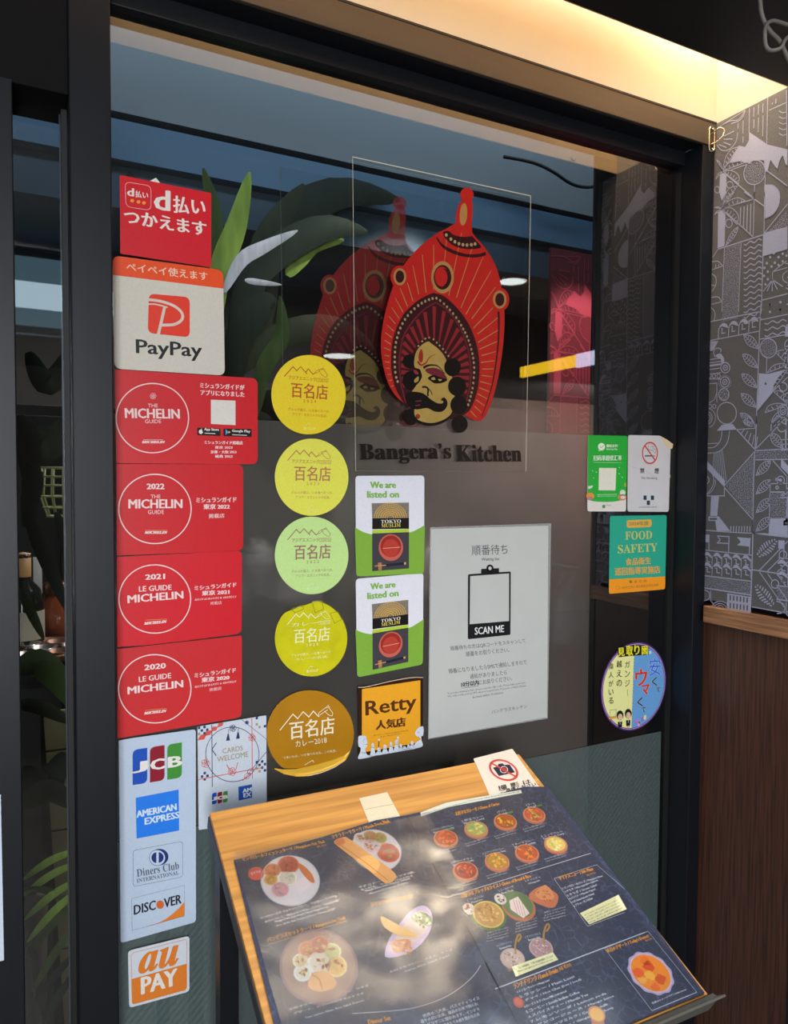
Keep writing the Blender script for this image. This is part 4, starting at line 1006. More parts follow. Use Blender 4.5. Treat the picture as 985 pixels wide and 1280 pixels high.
dd = ink(150, 104, 46); S.disc(ink(110, 120, 50), 380, 1008, 20, 22, 2); S.text(dd, '東 京 都', (428, 1028), (614, 1016), 38); S.text(dd, '一般社団法人東京都食品衛生協会', (228, 1120), (790, 1070), 42, up=(508, 1056)); S.ring(dd, 192, 1098, 27, 30, .0004, 2); S.done()

VO = (750, 795, 10.244)
S = Sheet(GLASS, 'sticker', 'round half yellow, half blue sticker with cartoon lettering and purple rim', 'sticker', VO, (425, 645), None)
rot = 12; cx, cy, rx, ry = 425, 645, 418, 562
def el(k, n=72): return [(cx + k*(rx*math.cos(t)) - 0, cy + k*ry*math.sin(t) + k*rx*math.cos(t)*(-.20)) for t in [i*2*math.pi/n for i in range(n)]]
S.fill(ink(70, 48, 120), [S.P(p) for p in el(1.0)], thick=S.thick)
S.use('printed_panels'); S.poly(ink(206, 160, 168), el(.968), 1); S.poly(ink(92, 70, 150), el(.955), 2)
inner = [S.P(p) for p in el(.935)]; S.fill(ink(224, 222, 150), inner, 3)
a = S.P((432, 240)); b = S.P((398, 1170)); S.fill(ink(100, 152, 204), clip(inner, a, (-(b[1]-a[1]), b[0]-a[0])), 4)
for i in range(22): S.line(bk_, [(430-i*1.4, 290+i*40), (429-i*1.4, 308+i*40)], .0005, 5)
S.use('lettering'); YL = ink(240, 220, 40)
S.poly(bk_, [(222, 170), (300, 140), (440, 112), (612, 125), (615, 235), (500, 245), (400, 252), (230, 270)], 5)
for ch, A, B, U in (('見', (228, 258), (308, 252), (264, 150)), ('取', (332, 250), (415, 245), (370, 125)), ('り', (436, 240), (500, 236), (465, 115)), ('図', (530, 238), (602, 234), (566, 128))): S.text(YL, ch, A, B, 100, bold=.0006, layer=6, up=U)
S.poly(ink(190, 210, 224), [(622, 190), (650, 190), (650, 228), (622, 228)], 6)
def vert(st, x, y0, y1, w, c, bold=0.0, lay=6):
    n = len(st)
    for i, ch in enumerate(st):
        h = (y1-y0)/n; yb = y0+h*(i+.86)
        if ch == 'ー': S.line(c, [(x, yb-h*.7), (x, yb)], .0006, lay)
        else: S.text(c, ch, (x-w/2, yb+3), (x+w/2, yb-3), h*.68, bold=bold, layer=lay, up=(x, yb-h*.7))
vert('偉人がいる', 135, 330, 880, 62, bk_, .0001); vert('越えの', 240, 295, 660, 66, bk_, .0002); vert('ガンジー', 345, 300, 780, 62, bk_, .0001)
for off, c_, lay in ((.0013, ink(214, 222, 232), 5), (.0006, ink(48, 102, 206), 6)): S.text(c_, '安', (622, 510), (768, 498), 215, bold=off, layer=lay, up=(697, 285))
for off, c_, lay in ((.0016, ink(240, 200, 170), 5), (.0010, ink(204, 44, 34), 6)):
    S.text(c_, 'ウ', (448, 640), (592, 622), 205, bold=off, layer=lay, up=(522, 425)); S.text(c_, 'マ', (532, 760), (625, 742), 120, bold=off, layer=lay, up=(577, 625))
for off, c_, lay in ((.0010, ink(206, 214, 220), 5), (.0005, bk_, 7)):
    S.text(c_, 'く', (655, 640), (722, 630), 115, bold=off, layer=lay, up=(690, 525)); S.text(c_, 'て', (712, 715), (760, 708), 55, bold=off, layer=lay); S.text(c_, 'く', (468, 905), (540, 893), 118, bold=off, layer=lay, up=(504, 785)); S.text(c_, 'て', (522, 972), (572, 966), 58, bold=off, layer=lay)
S.use('cartoon_pair')
sk = ink(216, 180, 150)
for x, y in ((250, 1035), (355, 1015)):
    S.disc(bk_, x, y-22, 44, 62, 6); S.disc(sk, x+2, y+2, 30, 44, 7); S.poly(bk_, [(x-28, y+62), (x+28, y+58), (x+24, y+130), (x-24, y+134)], 6); S.line(ink(230, 230, 230), [(x, y+62), (x, y+95)], .0007, 7)
    S.line(bk_, [(x-12, y+130), (x-12, y+158)], .0010, 6); S.line(bk_, [(x+10, y+128), (x+10, y+154)], .0010, 6); S.line(bk_, [(x-12, y-4), (x-4, y-4)], .0004, 8); S.line(bk_, [(x+8, y-4), (x+16, y-4)], .0004, 8)
S.line(bk_, [(125, 945), (200, 938), (198, 1025), (120, 1035)], .0005, 6, True); S.poly(ink(220, 150, 60), [(105, 1040), (200, 1022), (200, 1050), (108, 1062)], 6)
for x, y, c_ in ((430, 1105, (120, 140, 210)), (470, 1090, (190, 120, 190)), (505, 1090, (110, 160, 220)), (535, 1060, (150, 110, 190)), (570, 1040, (214, 206, 150)), (490, 1125, (200, 150, 200))): S.disc(ink(*c_), x, y, 18, 32, 6, rot=10)
S.done()

# ------------------------------------------------------------------ clear signs with the painted mask
VA = (350, 190, 2.985); VB = (460, 360, 5.472)
def mask_sign(label, plane, faded=False, off=(0, 0)):
    def k(r, g, b):
        if not faded: return mat('sign_paint_%d_%d_%d' % (r, g, b), (r, g, b), rough=.3, k=.76, noise=.08, nscale=60, spec=.4)
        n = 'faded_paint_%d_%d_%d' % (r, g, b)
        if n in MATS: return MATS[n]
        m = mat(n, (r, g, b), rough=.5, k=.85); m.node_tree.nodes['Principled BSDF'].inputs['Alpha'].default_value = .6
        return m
    S = Sheet(plane, 'acrylic_sign', label, 'sign', VA, (600, 620), None, .003, .0006)
    if faded:
        base_P = S.pl.loc
        # same drawing, on its own plane: reuse the front sign's metric layout
        c0 = GLASS.loc(*S.pix((600, 620)))
        S.tf = lambda p: tuple(q*1.0 for q in (GLASS.loc(*S.pix(p))[0]-c0[0], GLASS.loc(*S.pix(p))[1]-c0[1]))
        M = S.root.matrix_world.copy(); M.translation = plane.O + plane.u*(c0[0]+off[0]) + plane.v*(c0[1]+off[1]); S.root.matrix_world = M
    corners = [(267, 22), (930, 167), (912, 1193), (278, 1190)]
    S.cur = None; S.parts.clear()
    S.use('clear_panel')
    m = bpy.data.materials.get('clear_acrylic') or glass_mat('clear_acrylic', (.93, .94, .93, 1), 1.45, 1.0)
    L = [S.P(p) for p in corners]
    S.raw(m, L, [(3, 2, 1, 0)], S.lift + .002)
    S.use('panel_edge')
    em = mat('lit_acrylic_edge', (222, 214, 196), rough=.3, k=.9)  # light on the edges is put into colour: bright top and sides, dim bottom
    em2 = mat('dim_acrylic_edge', (120, 116, 108), rough=.4, k=.9)
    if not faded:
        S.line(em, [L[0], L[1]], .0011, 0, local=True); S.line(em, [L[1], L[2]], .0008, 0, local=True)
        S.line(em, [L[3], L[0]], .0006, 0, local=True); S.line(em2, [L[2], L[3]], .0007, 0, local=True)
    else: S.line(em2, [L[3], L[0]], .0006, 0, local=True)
    RD = k(214, 44, 38); RD2 = k(160, 44, 48); TN = k(200, 150, 90); DM = k(66, 24, 30); BD = k(196, 176, 130); FC = k(206, 172, 92); BK = k(14, 13, 14); MR = k(128, 44, 56)
    S.use('headdress')
    hull = sp([(650, 272), (610, 292), (572, 312), (500, 372), (440, 452), (405, 540), (380, 640), (372, 730), (385, 820), (412, 890), (455, 935), (520, 960), (600, 960), (670, 975), (712, 998), (745, 1002), (770, 968), (800, 880), (822, 760), (832, 650), (828, 560), (808, 450), (770, 375), (715, 308), (708, 280)], 5, True)
    S.poly(RD, hull, 1)
    S.use('finial'); S.poly(RD, sp([(648, 290), (656, 215), (674, 182), (680, 170), (693, 165), (706, 170), (712, 190), (713, 235), (706, 300)], 5), 2); S.disc(RD, 692, 162, 25, 25, 3); S.poly(TN, S.ell(679, 236, 14, 42, 30, 4), 3)
    S.use('crown_band')
    S.poly(DM, sp([(603, 302), (622, 297), (645, 313), (680, 320), (712, 316)], 4)+sp([(728, 335), (746, 358), (715, 365), (670, 362), (632, 346), (606, 318)], 4), 2)
    S.poly(DM, sp([(580, 318), (600, 345), (640, 368), (690, 383), (735, 383), (762, 374)], 4)+sp([(763, 388), (730, 396), (685, 394), (640, 382), (602, 360), (578, 325)], 4), 2)
    for x, y in ((615, 313), (632, 328), (647, 338), (662, 345), (677, 349), (692, 350), (708, 349), (722, 346)): S.disc(BD, x, y, 5.5, 6.5, 4, n=10)
    for cx, cy, r in ((442, 468, 34), (814, 553, 36)): S.use('ear_disc', True); S.disc(RD, cx, cy, r, r+8, 3); S.disc(TN, cx, cy, r*.70, (r+8)*.76, 4); S.disc(DM, cx, cy, r*.47, (r+8)*.55, 5)
    S.use('crown_jewel'); S.disc(TN, 601, 470, 42, 60, 3); S.disc(DM, 601, 470, 33, 46, 4); S.disc(RD, 598, 468, 26, 37, 5); S.disc(DM, 606, 470, 20, 32, 6); S.disc(RD, 600, 470, 19, 31, 7)
    S.view = VB
    arch = sp([(245, 800), (185, 700), (155, 590), (150, 480), (165, 340), (230, 190), (330, 92), (425, 42), (455, 42), (512, 62), (590, 130), (662, 222), (712, 325), (745, 450), (752, 590), (730, 730), (675, 850), (560, 900)], 5)
    # tan rays across the red field
    S.use('rays'); A = [Vector(S.P(p)) for p in arch]; S.view = VA; H = [Vector(S.P(p)) for p in hull]; S.view = VB
    c = Vector(S.P((440, 560)))
    def hit(poly, d):
        best = None
        for i in range(len(poly)):
            p, q = poly[i]-c, poly[(i+1) % len(poly)]-c; e = q-p; den = d.x*e.y-d.y*e.x
            if abs(den) < 1e-9: continue
            t = (p.x*e.y-p.y*e.x)/den; u = (p.x*d.y-p.y*d.x)/den
            if t > 0 and 0 <= u <= 1 and (best is None or t > best): best = t
        return best
    a = -48.0
    while a < 232:
        if not (228 < a): 
            d = Vector((math.cos(math.radians(a)), math.sin(math.radians(a)))); r1 = hit(A, d); r2 = hit(H, d)
            if r1 and r2 and r2-r1 > .006:
                u0 = .12 if int(a*7) % 3 else .3; g = (r2-r1)
                lim = r2 - min(.0125, g*.30)
                S.line(TN, [c+d*(r1+.0015+g*u0*.3), c+d*lim], lambda t: .0014-.0005*t, 2, local=True)
        a += 6.6
    S.use('arch_band'); S.poly(DM, arch, 3)
    bead = sp([(203, 670), (182, 605), (174, 535), (174, 467), (178, 400), (192, 335), (215, 270), (248, 212), (290, 163), (340, 120), (388, 92), (437, 75), (466, 78), (515, 118), (555, 160), (598, 213), (630, 265), (657, 315), (680, 370), (698, 430), (710, 490), (716, 555), (712, 625), (703, 695), (690, 750), (675, 800)], 8)
    L2 = [Vector(S.P(p)) for p in bead]; acc = 0; last = L2[0]; step = .0057
    for i in range(1, len(L2)):
        dd_ = (L2[i]-L2[i-1]).length; acc += dd_
        if acc >= step:
            acc = 0; x, y = L2[i]; S.raw(BD, [(x+.0018*math.cos(t*.785), y+.0020*math.sin(t*.785)) for t in range(8)], [tuple(range(8))], S.z(5))
    innr = [(250, 790), (215, 650), (205, 520), (212, 430), (235, 330), (295, 235), (370, 155), (445, 108), (470, 112), (540, 165), (610, 260), (655, 360), (688, 500), (690, 650), (660, 790)]
    S.line(MR, sp(innr, 5), .0021, 4)
    # dark red wedges fanned round the face
    S.use('fan'); fc = Vector(S.P((440, 590))); I = [Vector(S.P(p)) for p in sp([(q[0]*.955+20, q[1]*.955+26) for q in innr], 6)]
    c = fc; n = 23
    for i in range(n):
        a0 = math.radians(-22 + i*224/(n-1)); d = Vector((math.cos(a0), math.sin(a0))); r2 = hit(I, d)
        if r2 is None: continue
        r1 = r2*.50; w1 = .0009; w2 = .0030; nn = Vector((-d.y, d.x))
        if r2-r1 < .004: continue
        S.raw(RD2, [tuple(c+d*r1-nn*w1), tuple(c+d*r2-nn*w2), tuple(c+d*r2+nn*w2), tuple(c+d*r1+nn*w1)], [(0, 1, 2, 3)], S.z(4))
    S.use('hair_line'); S.poly(DM, sp([(275, 560), (300, 440), (345, 375), (405, 335), (450, 360), (520, 440), (570, 520), (560, 600), (420, 560)], 4, True), 5)
    for x, y in ((335, 400), (360, 368), (382, 350), (408, 343), (438, 355), (460, 377), (480, 397), (502, 420), (520, 443), (540, 468)): S.disc(BD, x, y, 6.5, 7, 6, n=8)
    S.use('face')
    face = sp([(400, 370), (425, 385), (470, 420), (515, 475), (545, 560), (572, 640), (582, 720), (575, 800), (555, 865), (500, 905), (425, 925), (350, 912), (312, 880), (308, 830), (330, 780), (296, 725), (300, 690), (345, 640), (356, 600), (345, 560), (310, 545), (306, 500), (320, 440), (355, 395)], 5, True)
    S.poly(BK, [(440+(x-440)*1.03, 650+(y-640)*1.035) for x, y in face], 6); S.poly(FC, face, 7)
    for x, y, rx, ry in ((275, 505, 48, 48), (288, 635, 62, 66), (282, 885, 50, 56), (567, 545, 57, 62), (598, 675, 62, 66), (610, 802, 58, 64), (615, 932, 56, 60)): S.use('hair_bun', True); S.disc(BK, x, y, rx, ry, 8 if x > 400 else 6.5)
    S.use('features')
    S.poly(BK, sp([(330, 560), (352, 580), (358, 615), (330, 650), (298, 700), (285, 690), (310, 640), (306, 590)], 4, True), 8)
    S.poly(k(170, 60, 60), sp([(302, 565), (325, 570), (335, 592), (310, 590)], 3, True), 9); S.poly(FC, sp([(308, 628), (335, 608), (332, 640), (308, 650)], 3, True), 9)
    S.line(BK, sp([(368, 550), (395, 535), (430, 530), (470, 540), (515, 590)]), lambda t: .0035*(1-.75*t), 9)
    S.poly(MR, sp([(382, 558), (430, 548), (480, 560), (515, 595), (528, 630), (470, 615), (420, 595), (392, 580)], 3, True), 8)
    S.poly(BK, sp([(398, 618), (435, 598), (475, 612), (532, 630), (495, 652), (445, 655), (415, 635)], 3, True), 9); S.poly(FC, sp([(420, 622), (440, 612), (450, 628), (430, 632)], 3, True), 10); S.poly(FC, sp([(468, 625), (495, 630), (478, 640)], 3, True), 10)
    S.line(BK, sp([(360, 680), (385, 680), (400, 695), (398, 725), (400, 742)]), .0026, 9); S.line(BK, sp([(402, 690), (420, 710), (428, 735)]), .0012, 9)
    S.poly(BK, sp([(248, 730), (290, 712), (350, 718), (385, 735), (420, 765), (465, 790), (498, 790), (503, 775), (490, 772), (492, 758), (512, 752), (530, 775), (530, 810), (500, 845), (450, 848), (400, 825), (370, 825), (320, 832), (270, 810), (250, 770)], 4, True), 9)
    S.line(k(120, 50, 80), [(313, 778), (355, 772)], .0018, 10); S.line(k(120, 50, 80), [(313, 806), (345, 802)], .0018, 10)
    S.line(k(180, 50, 40), sp([(330, 505), (352, 530), (385, 515), (410, 478), (452, 457)]), lambda t: .0030*(1-.8*t), 8); S.poly(k(180, 50, 40), sp([(355, 420), (366, 460), (362, 505), (345, 510), (334, 480), (340, 445)], 3, True), 9)
    S.disc(BK, 330, 880, 15, 16, 9); S.disc(k(190, 60, 40), 329, 879, 11, 12, 10)
    S.use('side_seam'); S.line(DM, sp([(882, 165), (885, 250), (880, 380), (865, 520), (840, 660), (805, 780), (768, 880)]), lambda t: .0036*(1-.7*t), 3)
    if not faded:
        S.view = VA
        S.use('lettering'); bl = mat('black_vinyl_lettering', (16, 14, 16), rough=.3, k=1)
        vsp = "Bangera\u2019s Kitchen"
        S.text(bl, "Bangera\u2019s", (297, 1166), (634, 1160), 79, bold=.0009, style='serif', res=4, up=(465, 1088), boldy=.0001)
        S.text(bl, 'Kitchen', (655, 1156), (895, 1156), 62, bold=.0009, style='serif', res=4, up=(775, 1094), boldy=.0001)
    return S.done()
mask_sign('clear acrylic shop sign with bold red mask above black serif lettering', Plane((0, -.002, EYE), (1, 0, 0), (0, 0, 1)))
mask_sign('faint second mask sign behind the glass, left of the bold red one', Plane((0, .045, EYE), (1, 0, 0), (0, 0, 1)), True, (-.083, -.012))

# metal hook on the frame corner
M_steel = mat('brushed_steel_hook', (226, 212, 186), rough=.22, metal=1.0, k=.95)
hk = thing('wall_hook', (1.000, -.050, Z+.556), 'small steel hook screwed to the frame corner beside the wallpaper', 'hook')
bm = tube_bm([(-.004, -.001, .018), (.004, -.001, .018), (.006, -.001, .014), (.006, -.001, -.016), (.002, -.001, -.020), (-.004, -.001, -.020), (-.006, -.001, -.016), (-.006, -.001, .014)], .0011, 8, closed=True)
obj('hook_plate', bm, M_steel, hk, True)
obj('hook_loop', tube_bm(smooth_path([(-.003, -.002, .006), (.000, -.014, .011), (.004, -.021, .006), (.003, -.018, -.003), (.000, -.010, -.009), (-.003, -.002, -.010)], 6), .0012, 8), M_steel, hk, True)
for z_ in (.014, -.017): obj('screw', lathe_bm([(0, .0), (.0022, 0), (.0018, .0012), (0, .0016)], 12), M_steel, hk, True).location = (0, -.002, z_)
hk2 = thing('cable_clip', (.905, -.174, Z+.590), 'tiny metal clip under the bulkhead edge near the corner', 'clip')
obj('clip_body', tube_bm(smooth_path([(-.006, .002, .003), (0, .004, -.004), (.006, .002, .002)], 4), .0012, 8), M_steel, hk2, True)
# grey cable hanging in loops under the bulkhead
cb = thing('hanging_cable', (.62, -.40, Z+.583), 'grey cable hanging in loops under the black bulkhead, top right', 'cable')
M_cab = mat('grey_cable_sheath', (150, 144, 134), rough=.6, k=.6)
def cpath(pts, Y): return [tuple(at(x, y, Y) - cb.location) for x, y in pts]
obj('cable_run', tube_bm(smooth_path(cpath([(948, -24), (950, 0), (953, 20), (962, 38), (975, 52), (986, 75), (1000, 100)], -.34), 6), .0022, 10), M_cab, cb, True)
obj('cable_loop', tube_bm(smooth_path(cpath([(1002, 34), (985, 31), (966, 26), (957, 34), (957, 55), (963, 63), (976, 60), (983, 48), (1000, 38)], -.345), 6), .0020, 10), M_cab, cb, True)
cb2 = thing('cable_reflection', (1.2, .30, Z+.60), 'dark cable sagging under the soffit behind the glass, top right', 'cable')  # added inside in place of the grey cable's reflection
obj('cable_run', tube_bm([tuple(p - cb2.location) for p in [at(x, y, .36) for x, y in sp([(630, 196), (665, 203), (690, 214), (715, 230), (738, 234), (760, 226)], 5)]], .0035, 8), M_rubber, cb2, True)
# notice on the door stile, at the left edge
nt_ = Sheet(Plane((0, -.0535, EYE), (1, 0, 0), (0, 0, 1)), 'notice', 'white paper notice on the door stile at the far left edge', 'notice', (0, 0, 1), (-30, 1100), None, .0004)
nt_.slab(ink(196, 206, 220), [(-70, 1010), (1, 993), (5, 1200), (-70, 1218)]); nt_.use('lettering'); nt_.text(gk, 'お知らせ', (-60, 1050), (-10, 1040), 18); nt_.done()

# ------------------------------------------------------------------ the menu stand
TILT = math.radians(22.7); yw = math.radians(-.92)
bo = at(262, 1016, -.07)
bu = Vector((math.cos(yw), math.sin(yw), 0)); bn = Vector((-math.sin(yw), math.cos(yw), 0))
bv = bn*math.cos(TILT) + Vector((0, 0, 1))*math.sin(TILT)      # up the slope, away from the viewer
BW, BDp = .4262, .350
BOARD = Plane(bo, bu, bv)
def mat_oak():
    m = bpy.data.materials.new('light_oak_board'); m.use_nodes = True; nt = m.node_tree; L = nt.links; b = nt.nodes['Principled BSDF']
    tc = nt.nodes.new('ShaderNodeTexCoord'); mp = nt.nodes.new('ShaderNodeMapping'); mp.inputs['Scale'].default_value = (1.4, 34, 34)
    w = nt.nodes.new('ShaderNodeTexNoise'); w.inputs['Scale'].default_value = 3.2; w.inputs['Detail'].default_value = 7; w.inputs['Distortion'].default_value = .4
    r = nt.nodes.new('ShaderNodeValToRGB'); r.color_ramp.elements[0].position = .30; r.color_ramp.elements[0].color = L3((200, 132, 58), .92)
    r.color_ramp.elements[1].position = .72; r.color_ramp.elements[1].color = L3((246, 176, 86), .98)
    L.new(tc.outputs['Object'], mp.inputs[0]); L.new(mp.outputs[0], w.inputs['Vector']); L.new(w.outputs[0], r.inputs[0]); L.new(r.outputs[0], b.inputs['Base Color'])
    b.inputs['Roughness'].default_value = .42; b.inputs['Specular IOR Level'].default_value = .5
    bp = nt.nodes.new('ShaderNodeBump'); bp.inputs['Strength'].default_value = .15; bp.inputs['Distance'].default_value = .001; L.new(w.outputs[0], bp.inputs['Height']); L.new(bp.outputs[0], b.inputs['Normal'])
    return m
M_oak = mat_oak()
st = thing('menu_stand', bo, 'oak-topped menu stand tilted towards the viewer in front of the window', 'menu stand')
Mb = Matrix((BOARD.u, BOARD.v, BOARD.n)).transposed().to_4x4(); Mb.translation = bo; st.matrix_world = Mb
def bbox_(name, x0, x1, y0, y1, z0, z1, m, bevel=.0):
    return obj(name, box_bm(x0, x1, y0, y1, z0, z1), m, st, bevel=bevel)
M_side = mat('charcoal_stand_edge', (74, 76, 84), rough=.5, k=.7)
bbox_('top_board', 0, BW, -BDp, 0, -.006, 0, M_oak, .0006)
bbox_('edge_frame', -.001, BW+.001, -BDp-.001, .001, -.022, -.006, M_side, .0008)
bbox_('tray', .012, BW-.012, -BDp+.01, -.01, -.055, -.022, M_rubber, .001)
# bent ledge along the lower edge
M_ledge = mat('grey_metal_ledge', (128, 124, 116), rough=.4, k=.65, metal=.2, noise=.08, nscale=30)
bm = bmesh.new(); prof = [(-BDp, -.002), (-BDp-.004, .000), (-BDp-.010, .011), (-BDp-.0118, .0102), (-BDp-.0062, -.0015), (-BDp-.004, -.022), (-BDp, -.022)]
ra = [bm.verts.new((-.006, y, z)) for y, z in prof]; rb = [bm.verts.new((BW+.008, y, z)) for y, z in prof]
for i in range(len(prof)): j = (i+1) % len(prof); bm.faces.new((ra[i], ra[j], rb[j], rb[i]))
bm.faces.new(ra[::-1]); bm.faces.new(rb); obj('ledge', bm, M_ledge, st)
# posts and foot, upright in the world: built in board coordinates
inv = Mb.inverted()
def upright(name, x0, x1, y0, y1, z0, z1, m):
    bm = box_bm(x0, x1, y0, y1, z0, z1); bmesh.ops.transform(bm, matrix=inv, verts=bm.verts); return obj(name, bm, m, st)
tb = bo.z - .03
for xx in (bo.x+.004, bo.x+BW-.030):
    upright('post', xx, xx+.021, -.100, -.079, .03, tb-.004, M_black)
    upright('post', xx, xx+.021, -.355, -.334, .03, tb-.118, M_black)
upright('base_plate', bo.x-.02, bo.x+BW+.02, -.40, -.06, .0, .03, M_black)

# lettered menu sheets on the board
def sheet_on_board(name, label, cat, view, corners, backing, thick, lift, r=.0015, group=None):
    c = (sum(p[0] for p in corners)/len(corners), sum(p[1] for p in corners)/len(corners))
    S = Sheet(BOARD, name, label, cat, view, c, group, thick, lift); S.outline = S.round(corners, r); S.fill(backing, S.outline, thick=thick); return S
VC3 = (560, 930, 4.925)
S = sheet_on_board('notice', 'white no-photography notice at the top right corner of the oak board', 'notice', VC3, [(155, 93), (395, 32), (615, 345), (300, 420)], ink(232, 214, 196), .0006, .0003)
S.use('prohibition_sign'); pr = ink(206, 72, 62)
cc = S.P((341, 164)); R0 = .0185
ci = [(cc[0]+R0*math.cos(t*math.pi/24), cc[1]+R0*math.sin(t*math.pi/24)) for t in range(48)]
S.line(pr, ci, .0032, 4, True, True); S.line(pr, [(258, 118), (425, 210)], .0030, 4)
S.poly(ink(34, 36, 60), [(275, 150), (305, 142), (308, 127), (335, 123), (345, 133), (378, 130), (411, 178), (313, 201)], 2); S.ring(ink(230, 200, 190), 343, 162, 22, 20, .0012, 3); S.disc(pr, 343, 162, 13, 12, 4)
S.use('lettering'); S.text(ink(34, 32, 34), '撮影は', (312, 292), (512, 245), 26, bold=.0003, spacing=1.6, up=(404, 240)); S.text(ink(34, 32, 34), 'ご遠慮ください', (330, 312), (545, 262), 30, bold=.0003, up=(430, 262)); S.done()
VC2 = (400, 930, 4.925)
S = sheet_on_board('paper_tape', 'cream strip of paper tape stuck above the spine of the menu', 'tape', VC2, [(240, 338), (412, 300), (520, 500), (320, 540)], ink(232, 214, 180), .0008, .0003, .0005)
S.use('fold_line'); S.line(ink(176, 154, 118), [(277, 407), (449, 374)], .0006, 1); S.done()

def menu_paper():
    m = bpy.data.materials.new('navy_patterned_menu_page'); m.use_nodes = True; nt = m.node_tree; L = nt.links; b = nt.nodes['Principled BSDF']
    tc = nt.nodes.new('ShaderNodeTexCoord')
    v = nt.nodes.new('ShaderNodeTexVoronoi'); v.feature = 'DISTANCE_TO_EDGE'; v.inputs['Scale'].default_value = 105
    nz = nt.nodes.new('ShaderNodeTexNoise'); nz.inputs['Scale'].default_value = 55; nz.inputs['Distortion'].default_value = 2.0
    mm = nt.nodes.new('ShaderNodeMath'); mm.operation = 'MULTIPLY'
    r1 = nt.nodes.new('ShaderNodeValToRGB'); r1.color_ramp.elements[0].position = .03; r1.color_ramp.elements[0].color = (1, 1, 1, 1); r1.color_ramp.elements[1].position = .11; r1.color_ramp.elements[1].color = (0, 0, 0, 1)
    r2 = nt.nodes.new('ShaderNodeValToRGB'); r2.color_ramp.elements[0].position = .40; r2.color_ramp.elements[1].position = .72
    mx = nt.nodes.new('ShaderNodeMix'); mx.data_type = 'RGBA'; mx.inputs[6].default_value = L3((48, 52, 78), .95); mx.inputs[7].default_value = L3((78, 88, 122), .95)
    L.new(tc.outputs['Object'], v.inputs['Vector']); L.new(tc.outputs['Object'], nz.inputs['Vector']); L.new(v.outputs['Distance'], r1.inputs[0]); L.new(nz.outputs[0], r2.inputs[0])
    L.new(r1.outputs[0], mm.inputs[0]); L.new(r2.outputs[0], mm.inputs[1]); L.new(mm.outputs[0], mx.inputs[0]); L.new(mx.outputs[2], b.inputs['Base Color'])
    b.inputs['Roughness'].default_value = .5
    return m
M_menu = menu_paper()
GO = ink(226, 150, 44); WT = ink(206, 206, 214); DG = ink(30, 32, 46)
VA2 = (250, 930, 2.662); VA3 = (510, 930, 2.526); VC4 = (280, 1090, 4.926); VC5 = (460, 1090, 4.925); VC6 = (620, 1080, 6.156); VC7 = (740, 1080, 6.156)
S = sheet_on_board('menu', 'open laminated food menu with navy patterned pages lying on the oak board', 'menu', (0, 0, 1),
    [(292, 1077), (400, 1049), (470, 1027), (506, 1021), (600, 1000), (655, 985), (684, 985), (880, 1243), (808, 1272), (665, 1334), (365, 1376)], M_menu, .0012, .0012, r=.0004)
menuS = S
def blob(cx, cy, r, m, lay, n=22, sq=1.0, view=None, rag=0.0, seed=0):
    """round in the plane of the page: centre in pixels, radius in metres"""
    a, b_ = S.P((cx, cy)); rr = random.Random(seed)
    S.raw(m, [(a+r*(1+rag*rr.uniform(-1, 1))*math.cos(t*2*math.pi/n), b_+r*sq*(1+rag*rr.uniform(-1, 1))*math.sin(t*2*math.pi/n)) for t in range(n)], [tuple(range(n))], S.z(lay))
def loop(cx, cy, r, m, w, lay, n=30, sq=1.0):
    a, b_ = S.P((cx, cy)); S.line(m, [(a+r*math.cos(t*2*math.pi/n), b_+r*sq*math.sin(t*2*math.pi/n)) for t in range(n)], w, lay, True, True)
def bits(cx, cy, r, cols, n, lay, seed, size=.0014):
    a, b_ = S.P((cx, cy)); rr = random.Random(seed)
    for i in range(n):
        t = rr.uniform(0, 6.28); q = r*math.sqrt(rr.random())*.9; x = a+q*math.cos(t); y = b_+q*math.sin(t); s_ = size*rr.uniform(.6, 1.5); u = rr.uniform(0, 3.1)
        S.raw(cols[i % len(cols)], [(x+s_*math.cos(u+k*1.57)*(1.5 if k % 2 else .8), y+s_*math.sin(u+k*1.57)*(1.5 if k % 2 else .8)) for k in range(4)], [(0, 1, 2, 3)], S.z(lay)+i*1e-6)
def rows(m, items, h, view=None, **k):
    for st_, A, B in items: S.text(m, st_, A, B, h, res=1, bold=.00012, boldy=0, **k)
JP1 = 'マンガロールフィッシュのターリです'; JP2 = 'お好きなカレーとライス、サラダ付き'
# left page
S.view = VA2; S.use('page_titles')
S.text(GO, 'マンガロールフィッシュターリ / Mangalore Fish Thali', (142, 399), (416, 337), 15, bold=.0002, res=1); S.text(GO, '¥1100', (390, 352), (420, 345), 9, res=1)
S.text(GO, 'マサラドーサターリ / Masala Dosa Thali', (440, 322), (630, 266), 14, bold=.0002, res=1); S.text(GO, '¥1500', (608, 276), (634, 268), 9, res=1)
S.text(GO, 'バンゲラズセットターリ / Bangera\u2019s Set Thali', (226, 669), (484, 591), 17, bold=.0002, res=1, up=(352, 612)); S.line(GO, [(226, 673), (484, 596)], .0004); S.text(GO, '¥1500', (456, 607), (488, 598), 10, res=1)
S.text(GO, 'クイックセット / Quick Set', (570, 550), (708, 514), 15, bold=.0002, res=1); S.text(GO, '¥1000', (680, 526), (708, 518), 9, res=1)
S.text(GO, 'Dinner Set', (560, 940), (634, 925), 17, bold=.0003, res=1)
S.use('page_text')
rows(WT, [('マンガロールのフィッシュカレー、ラッサム、サンバル', (200, 590), (455, 514)), ('本日のライス、野菜のポリヤル、パパド、自家製漬物', (215, 602), (460, 530)), ('Mangalore fish curry, Rasam, Sambar, Mangalore buns,', (250, 602), (430, 550)), ('Rice of the day, Poriyal, Papad, Chutney, Pickle', (255, 615), (450, 558))], 8)
